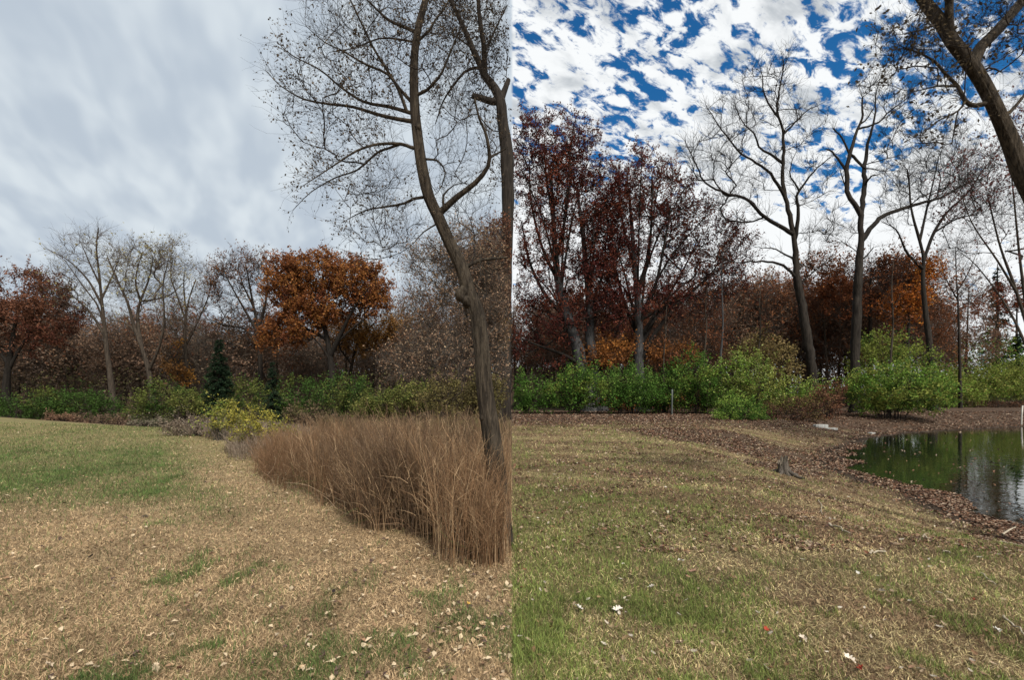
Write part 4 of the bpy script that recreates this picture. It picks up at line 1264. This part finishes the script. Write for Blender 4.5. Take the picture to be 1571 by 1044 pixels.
tree('willow_tree', 'near dark trunk leaning in from the top right corner with a forked limb', 'tree', at(1712, YN),
     [([(1716, 830), (1706, 740), (1680, 580), (1640, 420), (1605, 340), (1572, 276), (1553, 224), (1530, 172), (1507, 126), (1484, 92), (1461, 63), (1444, 34), (1424, 9), (1395, -35), (1370, -90)],
       [.18, .17, .16, .148, .138, .13, .121, .114, .107, .096, .086, .08, .073, .064, .05], 0.05)],
     [([(1492, 100), (1500, 82), (1507, 69), (1530, 46), (1550, 23), (1567, 3), (1590, -25)], 0.085, 0.06), ([(1458, 58), (1456, 37), (1456, 0), (1457, -45)], 0.06, 0.045),
      ([(1514, 167), (1496, 162), (1481, 155), (1469, 132), (1449, 112), (1435, 95), (1415, 83), (1385, 72)], 0.038, 0.008), ([(1471, 136), (1455, 132), (1438, 132), (1405, 140)], 0.02, 0.006),
      ([(1545, 182), (1556, 165), (1570, 148), (1592, 124)], 0.03, 0.012), ([(1484, 157), (1470, 170), (1440, 185), (1415, 205)], 0.016, 0.006), ([(1440, 34), (1415, 45), (1385, 52)], 0.018, 0.006)],
     [(1420, 100, 65, 55), (1395, 55, 60, 50), (1440, 180, 55, 45), (1530, 60, 45, 60), (1500, 20, 60, 40), (1590, 60, 40, 60)], Y=YN, n_t=230, step=0.17, rtip=0.003, pipe=0.44, twigs=3, twig_len=0.36,
     twig_r=0.0022, sub=2, sub_len=0.2, leaf_n=1300, leaf_size=0.06, leaf_cols=[(0.06, 0.045, 0.03), (0.1, 0.075, 0.045)], bark=BARK_NEAR, twigmat=TWIG, clumpf=1.3, sides=14, droop=0.05, up=0.04, clip='R')


# ------------------------------------------------------------------ shrubs
GRN = [(0.058, 0.125, 0.02), (0.085, 0.165, 0.03), (0.042, 0.09, 0.016), (0.14, 0.22, 0.045)]
BRG = [(0.155, 0.25, 0.04), (0.23, 0.31, 0.06), (0.085, 0.155, 0.028), (0.33, 0.37, 0.13)]
OLV = [(0.17, 0.20, 0.04), (0.23, 0.25, 0.055), (0.12, 0.16, 0.035), (0.33, 0.32, 0.09)]
YLG = [(0.30, 0.26, 0.05), (0.25, 0.24, 0.05), (0.36, 0.30, 0.06), (0.18, 0.18, 0.05)]


def shrub(name, label, cat, px, Y, blobs, n_leaf, size, cols, stems=7, stem_r=0.03, mat=TWIG, group=None, clip=None, hang=0.0, bare=0.0):
    b = at(px, Y)
    root = link(name, None, None, label, cat, group)
    root.location = b
    B = np.array([(q[0], q[1], q[2], q[3]) for q in blobs], float)
    s_ = Y / F
    area = B[:, 2] * B[:, 3]
    m = stems * 4
    k = rng.choice(len(B), m, p=area / area.sum())
    u = norm(rng.normal(size=(m, 3))) * rng.uniform(0.3, 0.95, (m, 1))
    T = np.stack([(B[k, 0] + u[:, 0] * B[k, 2] - CX) * s_, Y + u[:, 1] * np.minimum(B[k, 2], B[k, 3]) * s_ * 1.1, CAMZ - (B[k, 1] + u[:, 2] * B[k, 3] - HY) * s_], 1)
    T[:, 2] = np.maximum(T[:, 2], b[2] + 0.25)
    S0 = np.stack([b[0] + (T[:, 0] - b[0]) * 0.35 + rng.normal(0, 0.1, m), Y + (T[:, 1] - Y) * 0.35, np.zeros(m)], 1)
    S0[:, 2] = H(S0[:, 0], S0[:, 1]) - 0.06
    q = np.linspace(0, 1, 6)[None, :, None]
    c = S0 + (T - S0) * np.array([0.25, 0.25, 0.8])
    PT = (1 - q) ** 2 * S0[:, None] + 2 * q * (1 - q) * c[:, None] + q ** 2 * T[:, None]
    PT[:, 1:] += rng.normal(0, 0.04, PT[:, 1:].shape)
    if clip:
        PT = PT[in_side(PT, clip)]
    G = Geo()
    G.tubes(PT, np.linspace(1, 0.35, 6)[None] * stem_r * rng.uniform(0.5, 1.2, (len(PT), 1)), 5)
    # leaf sprays
    nc = max(20, n_leaf // 22)
    k = rng.choice(len(B), nc, p=area / area.sum())
    u = norm(rng.normal(size=(nc, 3))) * rng.uniform(0.15, 1, (nc, 1)) ** 0.4
    C = np.stack([(B[k, 0] + u[:, 0] * B[k, 2] - CX) * s_, Y + u[:, 1] * np.minimum(B[k, 2] * 1.1, B[k, 3] * 1.6) * s_, CAMZ - (B[k, 1] + u[:, 2] * B[k, 3] - HY) * s_], 1)
    C = C[C[:, 2] > H(C[:, 0], C[:, 1]) + 0.05]
    i0 = rng.integers(0, len(PT), len(C))
    dv = norm(C - np.array([b[0], Y, b[2] + 0.2]) + rng.normal(0, 0.4, C.shape))
    SP = grow_twigs(C, dv, size * 5.0 * rng.uniform(0.5, 1.0, len(C)) * np.where(rng.uniform(0, 1, len(C)) < 0.15, 2.2, 1.0), 4, (0.0, 0.6), 0.1, 0.2, hang)
    if clip:
        SP = SP[in_side(SP, clip)]
    near = PT[:, 1:].reshape(-1, 3)
    nk = np.array([int(np.argmin(np.sum((near - c_) ** 2, 1))) for c_ in SP[:, 0]])
    SP = np.concatenate([near[nk][:, None], SP], 1)
    G.tubes(SP, np.linspace(1, 0.4, 5)[None] * stem_r * 0.28 * np.ones((len(SP), 1)), 3)
    ii = rng.integers(0, len(SP), n_leaf)
    f = rng.uniform(0.6, 3.999, n_leaf)
    fi = f.astype(int)
    pos = SP[ii, fi] + (SP[ii, fi + 1] - SP[ii, fi]) * (f - fi)[:, None] + rng.normal(0, size * 0.75, (n_leaf, 3))
    if clip:
        pos = pos[in_side(pos, clip, size * 0.4)]
    pos = pos[pos[:, 2] > H(pos[:, 0], pos[:, 1]) + 0.02]
    G.V = [v - b for v in G.V]
    link('stems', G.mesh('stems', mat), root)
    L = Geo()
    L.leaves(pos - b, size, palette(len(pos), cols, pos, 0.42, 1.3 / max(size * 8, 0.6)), 0.25, aspect=0.62)
    link('foliage', L.mesh('foliage', LEAF, False), root)
    return root


# right bank, left to right
YS = 40.0
SH = [
    ('dark green shrub at the centre seam, leftmost of the row behind the lawn', 812, YS, [(812, 600, 26, 28), (800, 615, 16, 18)], 3200, 0.15, GRN, 'R'),
    ('tall rounded green shrub under the twin-trunked red tree', 885, YS, [(888, 588, 36, 26), (870, 605, 34, 24), (905, 605, 30, 24)], 6500, 0.16, GRN + BRG[:1] + OLV[:1], None),
    ('green shrub with drooping sprays under the single-trunked red tree', 965, YS, [(960, 590, 42, 26), (945, 608, 36, 20), (985, 606, 35, 22)], 6500, 0.16, GRN, None),
    ('low dark green shrub between two taller green shrubs beside the grey post', 1012, YS + 1, [(1010, 600, 30, 30), (1000, 612, 30, 18)], 4200, 0.15, GRN, None),
    ('tall dense green shrub right of the grey post', 1070, YS, [(1065, 580, 38, 36), (1085, 600, 35, 30), (1050, 605, 25, 25)], 7000, 0.16, GRN + BRG[:1] + OLV[:1], None),
    ('pale flecked green shrub at the end of the left row', 1140, YS - 1, [(1140, 572, 40, 30), (1160, 590, 36, 30), (1120, 600, 36, 30)], 7000, 0.15, BRG + OLV[:2], None),
    ('small bright green shrub spilling forward onto the leaf litter', 1135, YS - 9, [(1135, 632, 32, 24), (1155, 648, 26, 15), (1115, 640, 18, 14)], 6000, 0.10, GRN + BRG[:2], None),
    ('light yellow-green shrub below the tall bare tree', 1225, YS - 2, [(1220, 605, 38, 24), (1250, 610, 30, 20), (1195, 615, 24, 20)], 5200, 0.14, BRG + OLV, None),
    ('big bright green rounded shrub on the far bank of the pond', 1370, YS - 4, [(1370, 595, 62, 38), (1335, 605, 34, 32), (1415, 605, 40, 32)], 13000, 0.15, BRG[:3] + GRN[:2] + OLV[:2], None),
    ('olive green shrub on the far bank beside the pale pole', 1500, YS + 26, [(1495, 595, 50, 36), (1540, 598, 42, 36), (1465, 606, 32, 28)], 13000, 0.23, OLV + BRG[:1], None),
    ('dull yellow-green shrub just right of the big bright green one, farther back', 1452, YS + 20, [(1450, 598, 36, 28), (1470, 606, 30, 22), (1430, 606, 24, 20)], 7000, 0.22, OLV + BRG[:2], None),
    ('yellow-olive shrub at the right edge of the far bank', 1590, YS + 26, [(1585, 590, 45, 38), (1625, 600, 40, 34)], 7000, 0.23, OLV, None),
    ('tall dull green shrub standing behind the big bright green one', 1365, YS + 4, [(1365, 535, 40, 24), (1345, 555, 40, 26), (1400, 560, 35, 26)], 6500, 0.17, OLV[:3] + GRN[:1], None),
    ('shaded green shrub behind the olive one near the evergreen', 1500, YS + 30, [(1500, 550, 48, 32), (1465, 570, 30, 25)], 5200, 0.24, OLV[:3] + GRN, None),
    ('tan-leaved bush behind the pale flecked shrub', 1165, YS + 3, [(1160, 545, 42, 28), (1195, 560, 30, 28)], 4200, 0.2, [(0.2, 0.15, 0.06), (0.25, 0.18, 0.08), (0.13, 0.1, 0.04)], None),
    ('rusty brown bush at the water end of the yellow-green shrub', 1275, YS - 6, [(1275, 615, 22, 26), (1255, 630, 24, 18)], 2400, 0.13, [(0.14, 0.06, 0.035), (0.10, 0.045, 0.03), (0.18, 0.09, 0.05)], None),
    ('dark brown tangled bush behind the pale flat stones', 1200, YS - 8, [(1200, 640, 36, 18), (1230, 632, 30, 18)], 2600, 0.12, [(0.10, 0.05, 0.03), (0.07, 0.035, 0.025), (0.13, 0.09, 0.04)], None),
    ('orange-brown bush glowing low between the two red trees', 945, YS + 6, [(940, 545, 36, 28), (910, 555, 24, 20)], 3600, 0.22, [(0.34, 0.14, 0.035), (0.26, 0.10, 0.03), (0.19, 0.08, 0.03)], None),
    ('orange-brown bush right of the single-trunked red tree', 1040, YS + 6, [(1040, 550, 40, 22), (1010, 540, 22, 22)], 2800, 0.22, [(0.3, 0.12, 0.035), (0.22, 0.09, 0.03), (0.16, 0.07, 0.03)], None),
]
for lab, px, Y, bl, nl_, sz, cols, cp in SH:
    if Y >= YS - 4:
        bl = bl + [(px, 621, 40, 11)]
        nl_ = int(nl_ * 1.2)
    shrub('shrub', lab, 'shrub', px, Y, bl, nl_, sz, cols, clip=cp, group='shrubs on the far side of the lawn and pond')
# left, along the foot of the wood and in the hollow
YM = 44.0
DGN = [(0.05, 0.095, 0.02), (0.065, 0.115, 0.025), (0.04, 0.07, 0.018)]
OLV2 = [(0.11, 0.13, 0.03), (0.14, 0.155, 0.04), (0.08, 0.10, 0.026), (0.19, 0.18, 0.055)]
SL = [
    ('low dark green shrub at the far left edge of the meadow', 25, YM, [(25, 630, 36, 18), (-5, 628, 25, 18)], 3200, 0.15, DGN),
    ('bright green rounded shrub on the left below the bare grey tree', 78, YM, [(75, 622, 34, 20), (95, 628, 30, 18)], 4600, 0.15, DGN + OLV2[:1]),
    ('dark green spreading shrub at the foot of the straight bare tree', 130, YM, [(125, 622, 40, 20), (160, 632, 30, 14)], 4600, 0.15, DGN),
    ('olive shrub between the bare trunks of the left wood', 245, YM - 2, [(245, 615, 34, 30), (225, 635, 28, 18)], 4000, 0.16, OLV2[:3] + DGN[:1]),
    ('yellow-green shrub right of the forked leaning tree', 292, YM - 3, [(292, 622, 28, 20), (312, 630, 18, 12)], 3200, 0.15, OLV2 + OLV2[:1]),
    ('dull green shrub below the small evergreen', 365, YM, [(365, 612, 45, 28), (335, 620, 28, 22)], 4600, 0.17, OLV2[:3] + DGN),
    ('dark green shrub under the bright orange oak', 455, YM - 4, [(455, 612, 44, 30), (430, 630, 35, 18), (490, 630, 30, 20)], 5200, 0.16, DGN + OLV2[:1]),
    ('green bush hiding the foot of the orange oak trunk', 530, YM - 6, [(530, 605, 38, 28), (545, 625, 34, 22)], 4600, 0.16, DGN + OLV2[:2]),
    ('drooping yellow-olive shrub in front of the brown twiggy tree', 600, 24, [(600, 625, 55, 22), (635, 615, 40, 22), (570, 635, 30, 14)], 9000, 0.10, OLV2 + YLG[3:]),
    ('olive shrub at the foot of the leaning near tree', 690, 22, [(690, 615, 50, 30), (740, 610, 36, 36)], 7000, 0.10, [(0.13, 0.11, 0.04), (0.17, 0.14, 0.05), (0.10, 0.08, 0.035)]),
    ('greyish drooping shrub behind the dry grass bed', 480, 30, [(470, 640, 36, 14), (500, 650, 36, 12)], 2400, 0.12, [(0.13, 0.10, 0.05), (0.10, 0.09, 0.04), (0.16, 0.11, 0.07)]),
    ('russet low shrub beyond the meadow crest', 95, 40, [(95, 648, 26, 11), (120, 652, 18, 8)], 1800, 0.13, [(0.22, 0.13, 0.08), (0.16, 0.09, 0.06), (0.28, 0.19, 0.12)]),
    ('brown low shrub beyond the meadow crest, right of the russet one', 165, 38, [(160, 650, 32, 12), (190, 655, 22, 10)], 2200, 0.13, [(0.15, 0.10, 0.06), (0.11, 0.08, 0.05), (0.2, 0.13, 0.09)]),
    ('grey-green low shrub at the end of the meadow crest', 225, 32, [(222, 655, 26, 14), (250, 655, 20, 12)], 2200, 0.11, [(0.12, 0.11, 0.06), (0.09, 0.09, 0.05), (0.2, 0.17, 0.12)]),
]
for lab, px, Y, bl, nl_, sz, cols in SL:
    shrub('shrub', lab, 'shrub', px, Y, bl, nl_, sz, cols, group='shrubs at the foot of the left wood', clip='L' if px > 660 else None)
shrub('yellow_bush', 'bright yellow-leaved bush at the left end of the dry grass bed', 'bush', 402, 13.5, [(400, 655, 36, 26), (375, 655, 26, 24), (430, 668, 26, 16), (355, 640, 12, 20)], 3600, 0.06, YLG, 16, 0.012, TWIG_PALE)
shrub('yellow_bush', 'thin pale yellow-green bush behind the bright yellow one', 'bush', 345, 17, [(340, 640, 20, 22), (325, 648, 18, 16)], 1200, 0.08, OLV + YLG, 9, 0.012, TWIG_PALE)
shrub('weed_clump', 'dry grey-brown weed clump left of the yellow bush', 'weeds', 305, 19, [(300, 655, 34, 14), (330, 660, 30, 16), (270, 658, 20, 9)], 3600, 0.07, [(0.22, 0.17, 0.12), (0.15, 0.11, 0.08), (0.3, 0.24, 0.18)], 12, 0.012, TWIG_PALE)


# conifers: whorled boughs with needle sprays
def conifer(label, px, Y, top, basey, wpx, n=5200, sz=0.3):
    b = at(px, Y)
    root = link('evergreen_tree', None, None, label, 'evergreen')
    root.location = b
    h = CAMZ - (top - HY) / F * Y - b[2]
    r = wpx * Y / F
    G = Geo()
    G.tubes(np.array([[[0, 0, -0.1], [0, 0, h * 0.5], [0.03, 0, h]]]), np.array([[0.14, 0.08, 0.015]]) * h / 7, 8)
    link('trunk', G.mesh('trunk', BARK_DARK), root)
    m = 190
    z = h * rng.uniform(0.08, 0.97, m) ** 0.9
    L = r * (1 - z / h) ** 0.8 * rng.uniform(0.55, 1.15, m) + 0.12
    az = rng.uniform(0, 6.283, m)
    hd = np.stack([np.cos(az), np.sin(az), np.zeros(m)], 1)
    q = np.linspace(0, 1, 5)[None, :, None]
    PT = np.array([0, 0, 1]) * z[:, None, None] + hd[:, None] * L[:, None, None] * q + np.array([0, 0, 1]) * (0.25 * q - 0.42 * q ** 2) * L[:, None, None]
    B_ = Geo()
    B_.tubes(PT, np.linspace(0.03, 0.008, 5)[None] * np.ones((m, 1)), 4)
    link('boughs', B_.mesh('boughs', BARK_DARK), root)
    ii = rng.choice(m, n, p=L / L.sum())
    f = rng.uniform(0.15, 1, n) * 3.999
    fi = f.astype(int)
    pos = PT[ii, fi] + (PT[ii, fi + 1] - PT[ii, fi]) * (f - fi)[:, None] + rng.normal(0, 0.13, (n, 3)) * L[ii][:, None] * 0.6 - np.array([0, 0, 0.05])
    Lf = Geo()
    Lf.leaves(pos, sz, palette(n, [(0.022, 0.042, 0.02), (0.034, 0.06, 0.028), (0.015, 0.03, 0.015)], pos, 0.3, 0.8), 0.4, aspect=0.3)
    link('needles', Lf.mesh('needles', LEAF, False), root)


conifer('small dark evergreen standing in the left wood', 336, 41, 516, 645, 31, 8000, 0.28)
conifer('dark evergreen with drooping boughs at the foot of the orange oak', 418, 38, 552, 640, 20, 3400, 0.22)
conifer('tall thin dark evergreen at the right edge behind the olive shrubs', 1530, 78, 405, 628, 34, 5200, 0.5)
conifer('low dense dark evergreen beside the thin one at the right edge', 1560, 74, 510, 628, 42, 6000, 0.5)


# ------------------------------------------------------------------ small things
STONE = mat_bark('stone', (0.20, 0.20, 0.18), (0.40, 0.39, 0.36), 3, 0.4)
STUMPW = mat_bark('stump_wood', (0.035, 0.028, 0.022), (0.15, 0.125, 0.10), 12, 1.0)
CUTW = mat_bark('cut_wood', (0.06, 0.048, 0.035), (0.16, 0.13, 0.095), 14, 0.8)
STICK = mat_bark('stick', (0.25, 0.2, 0.14), (0.42, 0.36, 0.27), 14, 0.3)
POLE = mat_bark('pale_pole', (0.38, 0.35, 0.3), (0.55, 0.52, 0.46), 6, 0.2)
POST = mat_bark('grey_post', (0.05, 0.055, 0.05), (0.11, 0.12, 0.11), 6, 0.2)

# tree stump at the edge of the lawn
p = hit(1203, 728)
st = link('tree_stump', None, None, 'broken grey tree stump with flared roots at the edge of the leaf litter', 'stump', loc=p)
st.scale = (0.62, 0.62, 0.85)
k, a = 16, 28
th = np.arange(a) / a * 2 * np.pi
lobes = 0.5 + 0.5 * np.cos(th * 5 + 0.6) + 0.25 * np.cos(th * 3 + 2)
V = []
for q in np.linspace(0, 1, k):
    rad = 0.17 + 0.28 * (1 - q) ** 3 * (0.35 + lobes) + 0.025 * np.sin(th * 7 + q * 2)
    zz_ = -0.08 + q * (0.50 + 0.12 * np.cos(th - 0.4) + 0.05 * np.sin(th * 6) * q + 0.04 * np.cos(th * 9) * q)
    V.append(np.stack([rad * np.cos(th) - 0.06 * q, rad * np.sin(th), zz_], 1))
V = np.concatenate(V)
f = (np.arange(k - 1)[:, None, None] * a + np.stack([np.arange(a), (np.arange(a) + 1) % a, (np.arange(a) + 1) % a + a, np.arange(a) + a], -1)[None]).reshape(-1, 4)
link('bark', mesh_np('bark', V, [f], None, STUMPW), st)
G = Geo()
top = V[-a:] * np.array([0.97, 0.97, 1])
cen = top.mean(0) - np.array([0, 0, 0.10])
G.add(np.vstack([top - np.array([0, 0, 0.012]), cen]), [np.stack([np.arange(a), (np.arange(a) + 1) % a, np.full(a, a)], 1)])
link('cut_face', G.mesh('cut_face', CUTW), st)
RG = []
for az, L_ in ((0.3, 0.55), (2.6, 0.7), (3.9, 0.6), (5.2, 0.65)):
    q = np.linspace(0, 1, 6)[:, None]
    c = np.array([math.cos(az), math.sin(az), 0]) * (0.2 + L_ * q) + np.array([0, 0, 1]) * (0.12 * (1 - q) ** 2 - 0.03 - 0.02 * q) + rng.normal(0, 0.012, (6, 3))
    g = Geo()
    g.tubes(c[None], np.array([np.linspace(0.075, 0.025, 6)]), 8)
    link('root', g.mesh('root', STUMPW), st)


def rough_slab(name, label, px, py, lx, ly, lz, rot, cat, m, seed):
    p_ = hit(px, py)
    r2 = np.random.default_rng(seed)
    a_ = 14
    th_ = np.arange(a_) / a_ * 2 * np.pi
    rr = np.minimum(1 / np.maximum(np.abs(np.cos(th_)), 1e-3), 1 / np.maximum(np.abs(np.sin(th_)), 1e-3)) ** 0.7 * r2.uniform(0.88, 1.05, a_)
    ring = np.stack([rr * np.cos(th_) * lx, rr * np.sin(th_) * ly], 1)
    rows = [(0.96, -0.06), (1.0, 0.02), (1.0, lz * 0.75), (0.94, lz)]
    V_ = np.concatenate([np.c_[ring * s_, np.full(a_, z_) + r2.uniform(-0.012, 0.012, a_)] for s_, z_ in rows] + [[[0, 0, lz * 1.02]]])
    n_ = len(rows)
    f_ = (np.arange(n_ - 1)[:, None, None] * a_ + np.stack([np.arange(a_), (np.arange(a_) + 1) % a_, (np.arange(a_) + 1) % a_ + a_, np.arange(a_) + a_], -1)[None]).reshape(-1, 4)
    tri = np.stack([np.arange(a_) + (n_ - 1) * a_, (np.arange(a_) + 1) % a_ + (n_ - 1) * a_, np.full(a_, n_ * a_)], 1)
    o = link(name, mesh_np(name, V_, [f_, tri], None, m, False), None, label, cat, loc=p_)
    o.rotation_euler = (0, 0, rot)
    return o


rough_slab('flat_stone', 'larger pale flat stone on the leaf-covered bank, upper of the pair', 1259, 656, 0.46, 0.26, 0.16, 0.2, 'stone', STONE, 3)
rough_slab('flat_stone', 'smaller low pale stone just right of the larger flat stone', 1275, 659, 0.34, 0.2, 0.07, -0.3, 'stone', STONE, 4)
rough_slab('flat_stone', 'small pale stone at the tip of the pond water', 1337, 666, 0.22, 0.14, 0.07, 0.3, 'stone', STONE, 5)

# pale pole at the far water edge and grey post in the shrubs
p = hit(1567, 652)
g = Geo()
h_ = 1.45
g.tubes(np.array([[[0, 0, -0.2], [0.03, 0, h_ * 0.5], [0.1, 0, h_], [0.101, 0, h_ + 0.004]]]), np.array([[0.05, 0.048, 0.042, 0.004]]), 10)
link('pole', g.mesh('pole', POLE), None, 'slim pale pole standing at the far water edge by the right border', 'pole', loc=p)
p = at(1031, YS - 1.6)
g = Geo()
h_ = 1.95
g.tubes(np.array([[[0, 0, -0.2], [0, 0, h_ * 0.5], [0.02, 0, h_], [0.02, 0, h_ + 0.004]]]), np.array([[0.06, 0.06, 0.06, 0.004]]), 10)
link('post', g.mesh('post', POST), None, 'short grey post half hidden among the green shrubs', 'post', loc=p)

# sticks lying on the lawn
for (x0, y0, x1, y1, r_, lab) in [
        (1272, 808, 1305, 824, 0.012, 'pale straight stick on the lawn below the tree stump'),
        (1335, 855, 1355, 849, 0.012, 'short pale stick in the middle of the right lawn'),
        (1416, 829, 1427, 830, 0.010, 'tiny pale stick on the bare lawn left of the pond corner'),
        (1448, 850, 1458, 854, 0.011, 'small pale stick on the bare lawn patch near the pond'),
        (1538, 824, 1600, 820, 0.016, 'long pale stick lying by the near pond edge at the right border'),
        (1535, 835, 1571, 842, 0.010, 'thin bent stick just below the long stick at the right border'),
        (1505, 885, 1528, 903, 0.008, 'thin dark twig slanting on the lawn at right'),
        (1540, 952, 1575, 985, 0.008, 'long thin straw-like twig in the lower right corner'),
        (1256, 770, 1262, 793, 0.008, 'thin twig standing askew on the lawn below the stump')]:
    a_, b_ = hit(x0, y0), hit(x1, y1)
    q = np.linspace(0, 1, 7)[:, None]
    c = a_ + (b_ - a_) * q
    c[:, 2] = H(c[:, 0], c[:, 1]) + r_ + 0.02
    c[1:-1] += rng.normal(0, 0.012, (5, 3))
    mid = c.mean(0)
    g = Geo()
    g.tubes((c - mid)[None], np.array([np.linspace(r_, r_ * 0.5, 7)]), 6)
    link('stick', g.mesh('stick', STICK), None, lab, 'stick', 'sticks lying on the right lawn', loc=mid)

# the fallen leaves that show one by one in the foreground
for (px, py, sz, c, lab) in [
        (140, 860, 0.10, (0.035, 0.028, 0.024), 'dark curled leaf lying alone on the straw-coloured lawn'),
        (232, 984, 0.075, (0.46, 0.34, 0.22), 'pale tan leaf on the dry lawn, middle of the lower left'),
        (238, 1033, 0.075, (0.44, 0.34, 0.23), 'pale leaf at the bottom edge left of the dark brown one'),
        (277, 1035, 0.07, (0.10, 0.05, 0.03), 'dark brown leaf at the bottom edge of the dry lawn'),
        (512, 915, 0.075, (0.03, 0.022, 0.02), 'small blackish leaf on the dry lawn near the green tufts'),
        (683, 901, 0.08, (0.5, 0.38, 0.27), 'pale pinkish leaf left of the seam below the dry grass bed'),
        (718, 934, 0.07, (0.45, 0.28, 0.07), 'yellow upright leaf near the seam on the dry lawn'),
        (222, 798, 0.11, (0.05, 0.04, 0.035), 'small dark leaf in the middle of the left meadow'),
        (75, 1030, 0.08, (0.42, 0.33, 0.23), 'pale leaf at the bottom left corner'),
        (888, 941, 0.11, (0.5, 0.46, 0.4), 'whitish lobed leaf on the left side of the green lawn'),
        (947, 943, 0.11, (0.58, 0.52, 0.45), 'pale curled leaf right of the whitish lobed one'),
        (1044, 996, 0.11, (0.48, 0.36, 0.25), 'tan star-shaped leaf at the lower middle of the green lawn'),
        (1045, 867, 0.10, (0.5, 0.46, 0.4), 'pale upright leaf in the middle of the green lawn'),
        (999, 908, 0.10, (0.48, 0.43, 0.37), 'whitish leaf on the lawn left of the brown leaf heap'),
        (1062, 884, 0.12, (0.22, 0.13, 0.09), 'brown curled leaf beneath the pale upright one'),
        (1232, 989, 0.10, (0.52, 0.43, 0.33), 'buff oak leaf on the lower middle of the right lawn'),
        (1303, 1020, 0.10, (0.6, 0.52, 0.42), 'pale leaf at the bottom edge right of the centre'),
        (1321, 1036, 0.10, (0.34, 0.05, 0.03), 'red leaf at the bottom edge of the right lawn'),
        (1175, 975, 0.09, (0.30, 0.05, 0.03), 'deep red leaf near the buff oak leaf'),
        (1494, 928, 0.08, (0.20, 0.03, 0.02), 'dark red leaf on the green patch at right'),
        (1530, 976, 0.10, (0.5, 0.46, 0.4), 'white curled leaf in the lower right corner'),
        (1350, 914, 0.11, (0.52, 0.45, 0.37), 'pale star-shaped leaf in the middle of the right lawn'),
        (1315, 886, 0.08, (0.5, 0.47, 0.42), 'small whitish leaf standing on edge on the right lawn')]:
    p = hit(px, py)
    sz *= 0.75
    o = oak_leaf()
    m = len(o)
    cur = 0.5 * o[:, 1] ** 2 + 0.9 * np.abs(o[:, 0])
    V = np.vstack([[0, 0, 0], np.c_[o[:, 0] * sz, o[:, 1] * sz, cur * sz * 0.8 + 0.006 * np.sin(9 * o[:, 1])]])
    tri = np.stack([np.zeros(m, int), 1 + np.arange(m), 1 + (np.arange(m) + 1) % m], 1)
    ob = link('fallen_leaf', mesh_np('fallen_leaf', V, [tri], np.tile(c, (m + 1, 1)), LITTER, False), None, lab, 'leaf', 'single fallen leaves in the foreground', loc=p + np.array([0, 0, 0.035]))
    ob.rotation_euler = (rng.normal(0, 0.35), rng.normal(0, 0.35), rng.uniform(0, 6.28))
